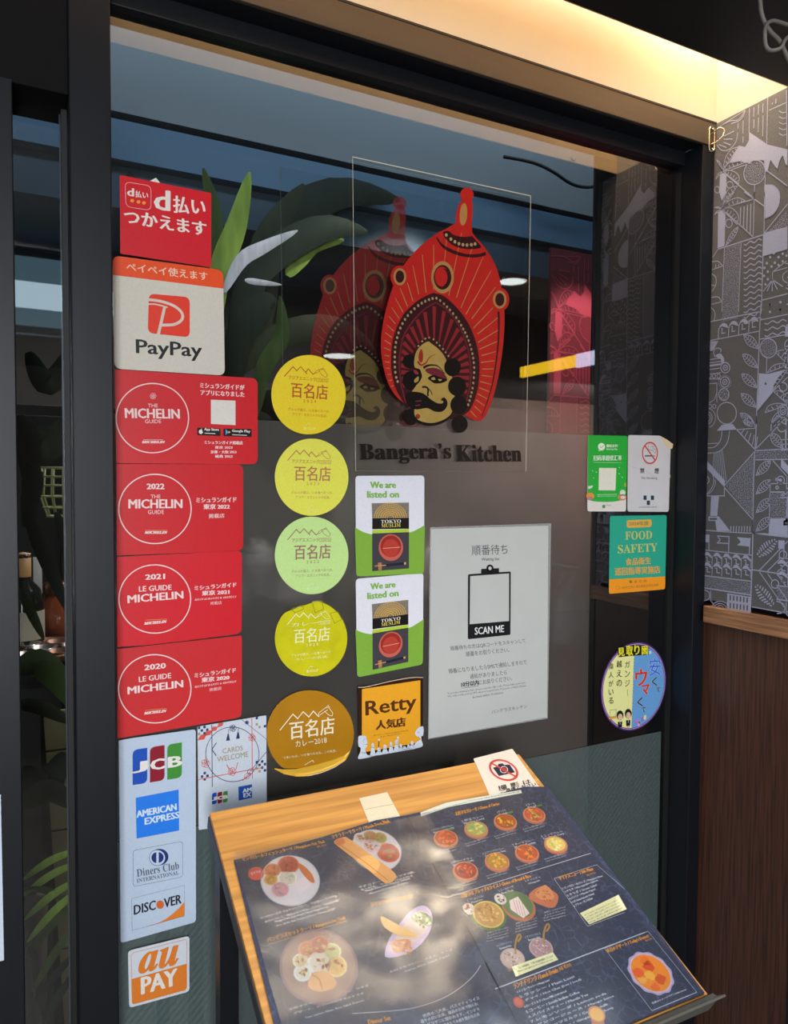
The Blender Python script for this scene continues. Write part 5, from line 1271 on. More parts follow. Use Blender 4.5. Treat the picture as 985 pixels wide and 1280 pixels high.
rows(WT, [('マサラドーサ、チャツネ2種、', (528, 487), (715, 434)), ('サンバル、ライス、パパド付き', (535, 496), (708, 447)), ('Masala Dosa with chutney, Sambar,', (550, 500), (700, 456)), ('Rice and Papad, Pickle', (565, 508), (690, 470))], 8)
rows(WT, [('お好きなカレー、ライス、サラダ', (632, 768), (840, 692)), ('Curry, Rice, Salad, Papad', (680, 768), (830, 712)), ('お好きなカレーを2種類、ナン、ライス', (298, 893), (560, 812)), ('デザート、ドリンク付きセットです', (312, 907), (545, 838)), ('Two curries, Naan, Rice, Salad, Dessert', (350, 922), (545, 862))], 8)
rows(WT, [('世界の三大米、バスマティライス', (742, 918), (930, 856)), ('香りの良いお米、最高のお米で知られ', (735, 936), (925, 875)), ('ビリヤニに使われます。インドで', (760, 945), (930, 893)), ('食べる、炊きたての香り豊かなお米', (770, 962), (930, 910))], 13)
S.line(WT, sp([(505, 903), (600, 897), (690, 888), (760, 870), (820, 845), (870, 812), (910, 775), (932, 742)]), .0006)
S.line(ink(120, 128, 160), [(565, 512), (730, 470)], .0003)
S.use('dish_picture')
blob(186, 437, .0082, ink(216, 84, 62), 2); S.text(WT, 'おすすめ', (171, 443), (202, 434), 10, bold=.0001, layer=4, res=1)
S.use('dish_picture', True); pl = ink(214, 206, 206); blob(300, 458, .0310, pl, 2, 36); loop(300, 458, .0305, ink(170, 166, 172), .0006, 3); 
for x, y, r, c_ in ((293, 408, .0118, (178, 84, 58)), (240, 426, .0092, (196, 126, 82)), (234, 457, .0072, (200, 150, 76)), (265, 490, .0098, (198, 150, 154)), (290, 452, .0100, (206, 196, 178))): blob(x, y, r, ink(min(255, c_[0]+24), min(255, c_[1]+30), min(255, c_[2]+30)), 4, sq=.95); blob(x, y, r*.84, ink(*c_), 5, rag=.06, seed=x); bits(x, y, r*.7, [ink(min(255, c_[0]+22), c_[1], c_[2]), ink(max(0, c_[0]-30), max(0, c_[1]-20), max(0, c_[2]-20))], 14, 6, x)
S.poly(ink(204, 120, 62), sp([(322, 402), (345, 412), (372, 440), (380, 468), (362, 462), (335, 430)], 3, True), 5); S.poly(ink(226, 208, 210), [(305, 470), (352, 445), (368, 478), (330, 505)], 4)
S.use('dish_picture', True); blob(585, 358, .0290, pl, 2, 36); loop(585, 358, .0285, ink(150, 146, 160), .0008, 3)
for x, y, r, c_ in ((531, 318, .0070, (200, 186, 180)), (566, 315, .0088, (170, 132, 84)), (598, 318, .0080, (160, 146, 70)), (570, 344, .0112, (206, 180, 180)), (625, 368, .0130, (176, 62, 30))): blob(x, y, r, ink(min(255, c_[0]+20), min(255, c_[1]+20), min(255, c_[2]+20)), 4); blob(x, y, r*.82, ink(*c_), 5, rag=.06, seed=x); bits(x, y, r*.6, [ink(120, 130, 50), ink(200, 110, 50)], 10, 6, x)
S.use('dish_picture', True); S.poly(ink(226, 168, 96), sp([(447, 328), (470, 318), (492, 320), (560, 370), (640, 430), (650, 452), (632, 468), (608, 466), (540, 410), (455, 345)], 4, True), 7); S.line(ink(200, 132, 66), sp([(455, 336), (540, 395), (625, 462)]), .0012, 8); S.poly(ink(214, 130, 74), sp([(448, 328), (472, 320), (482, 335), (458, 345)], 3, True), 8)
S.use('dish_picture', True); blob(395, 742, .0370, ink(140, 110, 120), 2, 36); blob(395, 742, .0345, ink(166, 136, 124), 3, 36)
for x, y, r, c_ in ((355, 690, .0085, (196, 122, 82)), (398, 676, .0098, (178, 104, 84)), (438, 698, .0090, (186, 184, 130)), (333, 728, .0074, (206, 190, 160)), (340, 768, .0084, (220, 214, 196)), (400, 735, .0125, (222, 208, 188)), (450, 745, .0110, (222, 180, 110))): blob(x, y, r, ink(min(255, c_[0]+26), min(255, c_[1]+30), min(255, c_[2]+36)), 4); blob(x, y, r*.80, ink(*c_), 5, rag=.08, seed=x); bits(x, y, r*.6, [ink(200, 170, 110), ink(150, 90, 60)], 9, 6, x)
S.poly(ink(220, 172, 122), sp([(358, 800), (372, 770), (400, 762), (430, 770), (452, 800), (440, 822), (400, 830), (365, 822)], 4, True), 6); S.line(ink(190, 130, 80), sp([(372, 775), (395, 790), (405, 825)]), .0012, 7)
S.use('dish_picture', True); S.poly(ink(196, 176, 206), sp([(738, 543), (765, 560), (772, 592), (758, 640), (715, 688), (660, 712), (620, 716), (614, 700), (628, 655), (665, 600), (702, 560)], 4, True), 2)
S.poly(ink(214, 190, 180), sp([(730, 560), (755, 580), (755, 620), (715, 665), (665, 695), (640, 695), (645, 660), (680, 605)], 4, True), 3)
S.poly(ink(150, 160, 110), sp([(700, 585), (735, 565), (768, 585), (765, 612), (730, 605)], 3, True), 4); bits(735, 590, .010, [ink(220, 222, 196), ink(90, 110, 60)], 26, 5, 3)
S.poly(ink(196, 120, 74), sp([(640, 665), (690, 655), (700, 680), (660, 700), (640, 695)], 3, True), 4); bits(668, 682, .011, [ink(160, 90, 50), ink(214, 150, 100)], 24, 5, 4)
S.poly(ink(228, 186, 116), sp([(600, 580), (625, 590), (665, 612), (720, 640), (700, 650), (645, 638), (608, 612)], 3, True), 6)
# right page
S.view = VA3; S.use('page_titles')
S.poly(ink(216, 214, 196), [(38, 221), (120, 190), (200, 176), (355, 150), (358, 160), (200, 190), (125, 205), (40, 234)], 2)
S.text(DG, 'お好きなカレー、ブレッド、ドリンクとライスを選べるランチセット', (44, 230), (190, 190), 6, res=1, layer=4); S.text(DG, 'Choose your Curry, Bread & Drink from the list', (192, 188), (352, 158), 6, res=1, layer=4)
S.text(GO, 'お好きなカレーを / Choice of Curries', (150, 232), (288, 198), 14, bold=.0003, res=1, up=(217, 202)); 
S.text(GO, 'お好きなブレッド&ライス / Choice of Bread & Rice', (168, 493), (388, 427), 15, bold=.0003, res=1, up=(276, 445)); S.text(GO, 'ランチドリンク / Lunch Drinks', (333, 780), (473, 726), 18, bold=.0003, res=1, up=(400, 735)); S.text(GO, 'All ¥300', (478, 722), (516, 707), 15, bold=.0001, res=1)
S.line(WT, [(118, 491), (575, 350)], .0007); S.line(WT, [(273, 779), (746, 600)], .0010)
S.use('dish_picture')
bowls = (('1.マンガロールチキンカレー', 'Mangalore chicken curry', 118, 303, (196, 84, 34), (226, 120, 60)), ('2.野菜カレー', 'Mix Veg Curry', 214, 274, (176, 170, 90), (214, 208, 140)), ('3.サンバル', 'Sambar', 306, 250, (178, 92, 26), (220, 170, 60)), ('4.ダール', 'Dal', 397, 228, (196, 94, 56), (190, 180, 80)),
         ('5.バターチキン', 'Butter Chicken Curry', 180, 406, (176, 62, 36), (226, 120, 80)), ('6.ココナッツチキンカレー', 'Coconut Chicken Curry', 280, 376, (194, 140, 50), (226, 190, 90)), ('7.キーマカレー', 'Mutton Keema', 374, 349, (196, 88, 34), (226, 150, 60)), ('8.エッグカレー', 'Dim Masala Curry', 465, 322, (226, 194, 110), (236, 224, 170)))
for i, (j, e, x, y, c1, c2) in enumerate(bowls):
    S.use('dish_picture', True); blob(x, y+5, .0152, ink(188, 110, 80), 2, sq=.80); blob(x, y, .0152, ink(206, 134, 100), 3, sq=.80); blob(x, y-1, .0132, ink(max(0, c1[0]-30), max(0, c1[1]-24), max(0, c1[2]-14)), 4, sq=.78); blob(x, y, .0124, ink(*c1), 5, sq=.78, rag=.03, seed=i)
    bits(x, y-1, .0102, [ink(*c2), ink(max(0, c1[0]-40), c1[1], c1[2]), ink(min(255, c1[0]+26), min(255, c1[1]+22), c1[2])], 22, 6, i, .0017)
    if i in (0, 2, 3): S.poly(ink(96, 136, 50), [(x+4, y-27), (x+22, y-33), (x+26, y-28), (x+10, y-24)], 7)
S.use('page_text')
for i, (j, e, x, y, c1, c2) in enumerate(bowls):
    w_ = 36 if i not in (2, 3) else 16
    S.text(WT, j, (x-w_-8, y-30+w_*.24), (x+w_-12, y-30-w_*.24), 8, res=1); S.text(WT, e, (x-w_, y-22+w_*.24), (x+w_-8, y-22-w_*.24), 8, bold=.00012, res=1)
    S.text(WT, 'スパイスの香り豊かなカレー', (x-34, y+50), (x+40, y+27), 6, res=1); S.text(WT, 'Rich curry with spices', (x-28, y+56), (x+34, y+37), 5, res=1)
for (j, e, x, y, yt) in (('1.アッパム', 'Appam', 215, 500, 0), ('2.ニールドーサ', 'Neer Dosa', 312, 470, 0), ('3.チャパティ', 'Chapati', 396, 440, 0), ('4.バスマティライス', 'Steamed rice', 305, 645, 0), ('5.ブラウンライス', 'Brown rice', 396, 618, 0)):
    S.text(WT, j, (x-26, y+2), (x+22, y-12), 8, res=1); S.text(WT, e, (x-16, y+10), (x+20, y-1), 7, bold=.00012, res=1)
for x, y in ((285, 605), (375, 575), (465, 540)):
    for k in range(4): S.text(WT, ('米粉とココナッツの', 'ふんわりクレープ', 'Soft rice pancake', 'from Mangalore')[k], (x-36, y+k*9), (x+32, y-18+k*9), 6, res=1)
S.use('dish_picture')
blob(252, 546, .0205, ink(70, 110, 50), 2, sq=.85); blob(252, 543, .0175, ink(226, 190, 110), 3, sq=.9); blob(252, 543, .0158, ink(196, 152, 84), 4, sq=.9, rag=.04, seed=4); bits(252, 543, .013, [ink(226, 190, 120), ink(170, 120, 60)], 34, 5, 8, .0014)
S.use('dish_picture', True); blob(347, 517, .0190, ink(192, 110, 70), 2, sq=.95); blob(345, 512, .0172, ink(92, 118, 70), 3, sq=.95); S.poly(ink(228, 206, 200), [(318, 500), (345, 487), (382, 540), (362, 556), (322, 528)], 4); 
for k in range(4): S.line(ink(186, 150, 140), [(330+k*9, 497+k*2), (345+k*8, 545+k*2)], .0007, 5)
S.use('dish_picture', True); S.poly(ink(196, 116, 78), sp([(382, 478), (420, 455), (468, 478), (470, 505), (455, 523), (420, 515), (388, 498)], 4, True), 3); S.poly(ink(214, 144, 92), sp([(398, 480), (432, 450), (460, 488), (430, 500)], 3, True), 4); bits(430, 485, .009, [ink(170, 96, 50)], 16, 5, 6, .0009)
for x, y, c_ in ((192, 526, (220, 206, 190)), (290, 495, (224, 214, 200))): S.use('round_badge', True); blob(x, y, .0068, ink(*c_), 3); bits(x, y, .0045, [ink(60, 40, 36), ink(180, 60, 50)], 7, 4, x, .0012)
for x, y, c_ in ((328, 683, (206, 180, 164)), (418, 650, (180, 140, 140))):
    S.use('dish_picture', True); S.poly(ink(166, 112, 88), [(x-35, y-2), (x+33, y-6), (x+40, y+28), (x-12, y+42)], 2); blob(x, y, .0132, ink(196, 168, 156), 3, sq=.82); blob(x, y, .0118, ink(*c_), 4, sq=.82); bits(x, y, .0095, [ink(226, 206, 196), ink(160, 120, 110)], 40, 5, x, .0008)
    S.line(ink(176, 132, 60), sp([(x+10, y-14), (x+8, y-40), (x+14, y-66), (x+22, y-76), (x+26, y-66), (x+16, y-52)]), .0019, 6)
S.use('paper_label')
cr = ink(232, 224, 176)
S.poly(cr, [(325, 710), (455, 664), (472, 688), (338, 742)], 8); S.text(DG, '「1」「2」は本格派、十割の生地を使用しています', (334, 722), (458, 680), 8, layer=10, res=1); S.text(DG, 'These are gluten free Naan & rice', (344, 730), (456, 690), 7, layer=10, res=1)
S.use('paper_label', True); S.poly(cr, [(540, 541), (662, 482), (688, 528), (570, 576)], 8)
for k in range(4): S.text(DG, ('※アレルギーのある方はスタッフまで', '(ご注文の際にお申し付けください)', 'Please tell the staff if you have', 'any food allergies')[k], (556+k*5, 550+k*8), (660+k*5, 502+k*8), 6, layer=10, res=1)
S.use('page_text')
S.view = VC6
S.line(WT, [(442, 125), (770, 18), (985, 205)], .0004, 2); S.line(WT, [(442, 125), (700, 492), (985, 385)], .0004, 2)
S.text(GO, 'サイドメニュー / Side Menu', (487, 140), (745, 62), 30, bold=.0003, res=1, up=(606, 70)); S.text(GO, 'All ¥300', (695, 108), (768, 84), 18, res=1)
for k, t in enumerate(('1.マンガロールバンズ / Mangalore Buns', '2.サモサ / Mix vegetable Samosa', '3.サラダ / Green Salad', '4.パパド / Masala Papad', '5.ワダ / Medu Vada with Chutney', '6.アチャール / Achar')):
    S.text(WT, t, (515+k*17, 212+k*27), (795-k*10 if k else 822, 112+k*34), 24, res=1, bold=.00014, boldy=0)
for k, t in enumerate(('1.マンゴーラッシー / Mango Lassi', '2.ラッシー / Plain Lassi', '3.チャイ / Hot Chai (hot / iced)', '4.ローズミルク / Rose Milk, iced served', '5.コーヒー / South Indian Coffee', '6.スパイスティー / Masala Tea', '7.レモンソーダ / Lemon soda', '8.マンゴージュース / Mango juice', '9.ココナッツミルク / Coconut milk', '10.ジンジャー / Ginger Tea (hot)')):
    e_ = (410, 600, 655, 540, 640, 705, 845, 905, 860, 900)[k]; x_ = 165+k*17; y_ = 1010+k*38
    S.text(WT, t, (x_, y_), (e_, y_-(e_-x_)*.385), 24, res=1, bold=.00016, boldy=.00008)
S.use('dish_picture'); blob(168, 1078, .0052, ink(204, 88, 58), 3); blob(166, 1074, .0035, ink(220, 110, 76), 4)
S.use('dish_picture', True); S.poly(ink(196, 124, 76), [(715, 1160), (815, 1155), (830, 1250), (740, 1290)], 3); blob(768, 1170, .0086, ink(206, 136, 90), 4, sq=.9); blob(768, 1172, .0070, ink(240, 180, 84), 5, sq=.9)
S.view = VC7; S.use('page_text')
S.line(WT, [(90, 662), (425, 530), (800, 1000), (455, 1142)], .0004, 2, True)
S.text(GO, '本日のデザート / Today\u2019s Dessert', (118, 704), (440, 582), 32, bold=.0003, res=1, up=(262, 605)); S.text(GO, '¥300', (410, 612), (460, 592), 18, res=1)
S.text(WT, '写真はイメージです / Gulab Jamun', (462, 1095), (722, 985), 20, bold=.0001, res=1)
S.use('dish_picture')
n = 72; cen = Vector(S.P((445, 850))); ax = Vector(S.P((556, 985)))-Vector(S.P((335, 715))); L1 = ax.length*.50; ax.normalize(); ay = Vector((-ax.y, ax.x)); W1 = .0240
def oval(k, sc=0.0): return [tuple(cen+ax*(L1*1.12*k*(1+sc*math.sin(i*11*2*math.pi/n)))*math.cos(i*2*math.pi/n)+ay*(W1*k*(1+sc*math.sin(i*11*2*math.pi/n)))*math.sin(i*2*math.pi/n)) for i in range(n)]
S.fill(ink(176, 164, 206), oval(1.0, .03), 2); S.fill(ink(214, 186, 196), oval(.93, .02), 3); S.fill(ink(236, 142, 40), oval(.86), 4)
for x, y, r, c_ in ((430, 800, .0065, (216, 84, 24)), (350, 850, .0058, (226, 100, 34)), (520, 900, .0058, (206, 90, 24)), (400, 760, .0055, (232, 120, 30)), (480, 960, .0050, (226, 110, 34)), (440, 870, .0060, (246, 176, 60)), (380, 910, .0045, (246, 170, 70))): blob(x, y, r, ink(*c_), 6, rag=.25, seed=x, sq=.8)
S.use('page_border'); S.view = (0, 0, 1)
S.line(ink(20, 20, 34), [(509, 1024), (580, 1156), (650, 1290)], .0012, 9)
menu_root = S.done()
# the loose clear laminate over the pages: gently buckled film that mirrors the lit cove
def wob(x, y): return .00050*math.sin(x*31+y*17)+.00035*math.sin(x*73-y*44+1)+.0003*math.sin(y*95+x*21)
c0 = Vector((menuS.c[0], menuS.c[1])); ny = 66
def film_bm(xa, xb, nx):
    bm = bmesh.new(); x0, x1, y0, y1 = xa-c0.x, xb-c0.x, -.346-c0.y, -.066-c0.y
    g = [[bm.verts.new((x0+(x1-x0)*i/nx, y0+(y1-y0)*j/ny-.002*(i/nx), .0040+wob(x0+(x1-x0)*i/nx, y0+(y1-y0)*j/ny))) for j in range(ny+1)] for i in range(nx+1)]
    for i in range(nx):
        for j in range(ny): bm.faces.new((g[i][j], g[i+1][j], g[i+1][j+1], g[i][j+1]))
    return bm
def gloss_film(name, gain, rough, dist):
    M_lam = bpy.data.materials.new(name)
    M_lam.use_nodes = True; nt = M_lam.node_tree; L = nt.links
    nt.nodes.remove(nt.nodes['Principled BSDF']); out = nt.nodes['Material Output']
    t = nt.nodes.new('ShaderNodeBsdfTransparent'); gl = nt.nodes.new('ShaderNodeBsdfGlossy'); gl.inputs['Roughness'].default_value = rough
    fr = nt.nodes.new('ShaderNodeFresnel'); fr.inputs[0].default_value = 1.5; ad = nt.nodes.new('ShaderNodeMath'); ad.operation = 'MULTIPLY'; ad.inputs[1].default_value = gain
    mx = nt.nodes.new('ShaderNodeMixShader'); nz = nt.nodes.new('ShaderNodeTexNoise'); nz.inputs['Scale'].default_value = 11; nz.inputs['Detail'].default_value = 2; nz.inputs['Roughness'].default_value = .45
    tc = nt.nodes.new('ShaderNodeTexCoord'); bp = nt.nodes.new('ShaderNodeBump'); bp.inputs['Strength'].default_value = 1.0; bp.inputs['Distance'].default_value = dist
    L.new(tc.outputs['Object'], nz.inputs['Vector']); L.new(nz.outputs[0], bp.inputs['Height']); L.new(bp.outputs[0], gl.inputs['Normal'])
    L.new(fr.outputs[0], ad.inputs[0]); L.new(ad.outputs[0], mx.inputs[0]); L.new(t.outputs[0], mx.inputs[1]); L.new(gl.outputs[0], mx.inputs[2]); L.new(mx.outputs[0], out.inputs[0])
    return M_lam
obj('laminate', film_bm(.012, .247, 56), gloss_film('boosted_glare_laminate', 2.7, .22, .0050), menu_root, True)  # same laminate with mirror gain raised to put the glare on this page
obj('laminate', film_bm(.2475, .418, 40), gloss_film('reduced_glare_laminate', 1.2, .25, .002), menu_root, True)  # mirror gain lowered to keep glare off the right page


# ------------------------------------------------------------------ things seen through the glass
def blade(pts, w, fold=.25, up=None, n=14):
    """a leaf blade along a path, widest in the middle, folded along its midrib"""
    P = smooth_path([tuple(p) for p in pts], max(3, n//max(1, len(pts)-1))); bm = bmesh.new(); rows_ = []
    view = Vector((0.25, 1, 0)).normalized()
    for i, p in enumerate(P):
        t = i/(len(P)-1); d = (P[min(i+1, len(P)-1)]-P[max(i-1, 0)]).normalized(); s = d.cross(up or view).normalized(); nn = s.cross(d).normalized()
        ww = w*.5*(math.sin(math.pi*min(1, t*.92+.06))**.8)
        rows_.append([bm.verts.new(p-s*ww+nn*ww*fold), bm.verts.new(p), bm.verts.new(p+s*ww+nn*ww*fold)])
    for a, b in zip(rows_, rows_[1:]):
        for k in (0, 1): bm.faces.new((a[k], a[k+1], b[k+1], b[k]))
    return bm
def leafmat(name, rgb, k=1.0, rough=.65, spec=.2): return mat(name, rgb, rough=rough, k=k, spec=spec, noise=.25, nscale=30, stretch=(3, 3, .4))
LD = leafmat('dark_green_leaf', (32, 40, 26)); LM = leafmat('mid_green_leaf', (70, 88, 40)); LB = leafmat('bright_green_leaf', (146, 172, 72), 1.1); LW = leafmat('glare_white_leaf', (226, 220, 228), 1.0, .25, .6); LO = leafmat('olive_leaf', (50, 54, 34))  # the near-white leaf has reflected light painted into its colour
pot = mat('terracotta_planter', (120, 74, 52), rough=.7)
M_stem = mat('brown_plant_stem', (70, 58, 38), rough=.7)
def planter(x, y, r, h, root): obj('pot', lathe_bm([(0, 0), (r*.75, 0), (r, h), (r*1.05, h), (r*1.05, h+.02), (r*.92, h+.02), (r*.9, h-.03), (0, h-.03)], 28), pot, root, True)
pl = thing('leafy_plant', (.50, .34, 0), 'tall leafy plant inside the window behind the left stickers, some leaves catching light', 'plant')
planter(0, 0, .13, .35, pl)
obj('stem', tube_bm([(0, 0, .32), (.01, .0, .9), (-.02, 0, 1.4), (.0, 0, Z+.02)], .014, 8), M_stem, pl, True)
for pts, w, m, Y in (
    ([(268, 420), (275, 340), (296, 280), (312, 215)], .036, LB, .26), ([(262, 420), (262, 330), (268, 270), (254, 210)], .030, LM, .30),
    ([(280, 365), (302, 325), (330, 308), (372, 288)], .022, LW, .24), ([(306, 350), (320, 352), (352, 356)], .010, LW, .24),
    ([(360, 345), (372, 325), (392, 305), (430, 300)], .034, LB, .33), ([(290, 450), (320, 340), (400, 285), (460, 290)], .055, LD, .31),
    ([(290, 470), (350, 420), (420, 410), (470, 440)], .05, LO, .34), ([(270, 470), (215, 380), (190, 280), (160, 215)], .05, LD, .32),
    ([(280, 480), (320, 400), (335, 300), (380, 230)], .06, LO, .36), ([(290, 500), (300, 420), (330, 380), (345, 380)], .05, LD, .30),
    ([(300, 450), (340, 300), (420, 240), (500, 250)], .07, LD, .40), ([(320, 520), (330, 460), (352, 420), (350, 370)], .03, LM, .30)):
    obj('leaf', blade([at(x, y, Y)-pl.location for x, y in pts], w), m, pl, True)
for k in range(9):
    a = k*.7; obj('leaf', blade([Vector((0, 0, Z-.25+k*.04)), Vector((.12*math.cos(a), .12*math.sin(a)*.6+.1, Z-.05+k*.03)), Vector((.28*math.cos(a), .2*abs(math.sin(a))+.12, Z-.02+k*.03))], .06), LD, pl, True)
p2 = thing('broadleaf_plant', (.08, .34, 0), 'dark broad-leaved plant inside the narrow pane at the left', 'plant')
planter(0, 0, .075, .30, p2)
obj('stem', tube_bm([(0, 0, .28), (.0, .0, .7), (-.01, 0, 1.1), (.02, .04, Z-.1)], .010, 8), M_stem, p2, True)
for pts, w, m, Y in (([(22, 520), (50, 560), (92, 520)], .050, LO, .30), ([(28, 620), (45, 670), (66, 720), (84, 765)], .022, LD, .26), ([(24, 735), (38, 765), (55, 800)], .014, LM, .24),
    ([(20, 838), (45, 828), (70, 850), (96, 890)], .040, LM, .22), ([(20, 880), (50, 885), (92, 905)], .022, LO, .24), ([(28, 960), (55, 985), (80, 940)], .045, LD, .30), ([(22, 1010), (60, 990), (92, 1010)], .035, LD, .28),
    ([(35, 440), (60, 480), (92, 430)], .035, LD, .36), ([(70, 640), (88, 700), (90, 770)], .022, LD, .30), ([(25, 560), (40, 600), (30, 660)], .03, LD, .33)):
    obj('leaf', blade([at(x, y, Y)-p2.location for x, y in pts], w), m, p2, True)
p3 = thing('small_palm', (.02, .17, 0), 'small palm with bright green fronds low in the narrow left pane', 'plant')
planter(0, 0, .09, .22, p3)
obj('stem', tube_bm([(0, 0, .2), (-.01, .0, .6), (.0, 0, Z-.55)], .008, 8), M_stem, p3, True)
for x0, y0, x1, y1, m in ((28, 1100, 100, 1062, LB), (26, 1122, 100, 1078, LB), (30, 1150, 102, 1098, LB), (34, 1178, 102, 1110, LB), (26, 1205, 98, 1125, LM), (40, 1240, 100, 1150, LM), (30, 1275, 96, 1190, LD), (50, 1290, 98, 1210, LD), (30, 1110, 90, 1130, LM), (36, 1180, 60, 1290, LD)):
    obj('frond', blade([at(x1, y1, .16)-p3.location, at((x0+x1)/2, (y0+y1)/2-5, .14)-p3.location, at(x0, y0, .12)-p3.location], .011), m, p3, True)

# shelf with bottle, jar and the copper pan, in the narrow left pane
M_shelf = mat('black_display_shelf', (26, 24, 24), rough=.4)
sb = at(50, 838, .62)
sh = thing('display_shelf', (sb.x, .66, 0), 'black display shelf inside the narrow left pane holding bottle, jar and copper pan', 'shelf')
for z_ in (sb.z-.02, at(50, 770, .95).z-.035): pass
ztop = at(55, 815, .60).z
obj('shelf_board', box_bm(-.26, .10, -.16, .16, ztop-.04-.0, ztop-.02), M_shelf, sh)
zt2 = at(55, 790, .80).z
for x_ in (-.25, .08): obj('leg', box_bm(x_, x_+.02, -.15, -.13, 0, ztop-.04), M_shelf, sh); obj('leg', box_bm(x_, x_+.02, .13, .15, 0, ztop-.04), M_shelf, sh)
pan = thing('copper_pan', (at(55, 800, .60).x, .60, ztop-.02), 'wide copper pan of small metal cups behind the narrow left pane', 'pan')
M_cop = mat('dull_copper', (120, 84, 62), rough=.3, metal=.8, k=.9); M_tin = mat('tin_cup', (170, 160, 150), rough=.25, metal=.9)
obj('bowl', lathe_bm([(0, .0), (.05, .0), (.078, .016), (.088, .030), (.090, .030), (.080, .014), (.05, .003), (0, .003)], 40), M_cop, pan, True)
for k in range(7):
    a = k*1.047; r = 0 if k == 6 else .052
    c = lathe_bm([(0, 0), (.016, 0), (.022, .020), (.0235, .020), (.018, .002), (0, .002)], 20, off=(r*math.cos(a), r*math.sin(a), .010)); obj('cup', c, (M_tin, M_cop)[k % 2], pan, True)
bt_ = at(30, 770, .70)
bo_ = thing('bottle', (bt_.x, .70, ztop-.02), 'dark bottle with a cream neck behind the copper pan in the left pane', 'bottle')
obj('glass_body', lathe_bm([(0, 0), (.034, 0), (.036, .01), (.036, .10), (.030, .125), (.013, .145), (.012, .185), (.014, .187), (.014, .195), (0, .196)], 28), mat('dark_bottle_glass', (20, 24, 18), rough=.1), bo_, True)
obj('neck_wrap', lathe_bm([(.0135, .150), (.0140, .195), (0, .198)], 24), mat('ochre_neck_wrap', (176, 128, 74), rough=.5), bo_, True); obj('label', lathe_bm([(.0366, .03), (.0366, .085)], 28), mat('cream_bottle_label', (170, 160, 140), rough=.6), bo_, True)
jr = thing('jar', (at(76, 770, .74).x, .775, ztop-.02), 'round amber jar beside the bottle in the left pane', 'jar')
obj('glass_body', lathe_bm([(0, 0), (.036, 0), (.048, .03), (.048, .07), (.030, .095), (.028, .105), (0, .105)], 28), mat('amber_jar_glass', (140, 66, 32), rough=.12), jr, True); obj('lid', lathe_bm([(.032, .105), (.032, .125), (0, .127)], 24), M_cop, jr, True)
cards = thing('card_stack', (at(32, 720, .76).x, .76, ztop-.02), 'upright white cards behind the bottle in the left pane', 'cards')
for k in range(3): obj('card', box_bm(-.03+k*.022, -.014+k*.022, -.002, .002, 0, .165+k*.008), mat('white_card', (200, 196, 190)), cards)
bs = thing('lattice_basket', (at(80, 600, .95).x, .95, 0), 'pale woven lattice basket on a tall stand inside the left pane', 'basket')
M_lat = mat('pale_woven_cane', (186, 190, 130), rough=.6)
zb = at(80, 645, .95).z
obj('stand', tube_bm([(0, 0, 0), (0, 0, zb)], .012, 10), M_shelf, bs)
bm = bmesh.new()
for k in range(12):
    a = k*math.pi/6; tube_bm([(.035*math.cos(a), .035*math.sin(a), zb), (.050*math.cos(a), .050*math.sin(a), zb+.05), (.046*math.cos(a), .046*math.sin(a), zb+.11)], .0024, 6, bm)
for z_, r in ((.0, .036), (.02, .043), (.045, .050), (.07, .050), (.09, .049), (.11, .047)): tube_bm([(r*math.cos(a), r*math.sin(a), zb+z_) for a in [k*2*math.pi/24 for k in range(24)]], .0024, 6, bm, True)
obj('lattice', bm, M_lat, bs, True)
sc_ = thing('tapered_panel', (at(70, 1100, .46).x, .47, 0), 'narrow tapered wooden screen standing low in the left pane', 'screen')  # tapered stack of beige slats, added for a faint beige strip
a0, a1, a2, a3 = (at(x, y, .47)-sc_.location for x, y in ((54, 890), (88, 886), (92, 1330), (84, 1330)))
for k in range(9):
    u = k/9; v = (k+.94)/9; q = [a0.lerp(a3, u), a1.lerp(a2, u), a1.lerp(a2, v), a0.lerp(a3, v)]; bm = bmesh.new()
    f = [bm.verts.new((p.x, -.004, p.z)) for p in q]; g2 = [bm.verts.new((p.x, .004, p.z)) for p in q]
    bm.faces.new(f); bm.faces.new(g2[::-1])
    for i in range(4): bm.faces.new((f[i], g2[i], g2[(i+1) % 4], f[(i+1) % 4]))
    obj('plank', bm, mat('straw_coloured_plank', (134, 122, 82) if k else (134, 122, 82), rough=.6, k=.8), sc_)
obj('upright', box_bm(-.02, -.005, .004, .014, 0, a0.z), M_shelf, sc_); 

# blurred pale jars on a low counter behind the smoky film
ct = thing('side_counter', (.75, .62, 0), 'dark counter behind the smoky film on the window', 'counter')
zc = at(316, 745, .55).z
obj('counter_top', box_bm(-.58, .32, -.12, .22, zc-.03, zc), mat('brown_counter_top', (60, 50, 44), rough=.5), ct); obj('cabinet', box_bm(-.56, .30, -.10, .20, 0, zc-.03), M_shelf, ct)
M_jar = mat('white_ceramic_jar', (222, 220, 214), rough=.3, k=1.0)
for i, (x, lab) in enumerate(((316, 'left-hand white jar blurred behind the smoky film'), (425, 'middle white jar blurred behind the smoky film, beside the round stickers'), (548, 'right-hand white jar blurred behind the smoky film, near the notice'))):
    p = at(x, 740, .55); j = thing('ceramic_jar', (p.x, .55, zc), lab, 'jar', 'white jars on the counter')
    obj('body', lathe_bm([(0, 0), (.026, 0), (.034, .02), (.034, .07), (.022, .09), (0, .09)], 24), M_jar, j, True); obj('lid', lathe_bm([(.024, .09), (.024, .098), (.006, .106), (.006, .116), (0, .118)], 20), M_jar, j, True)
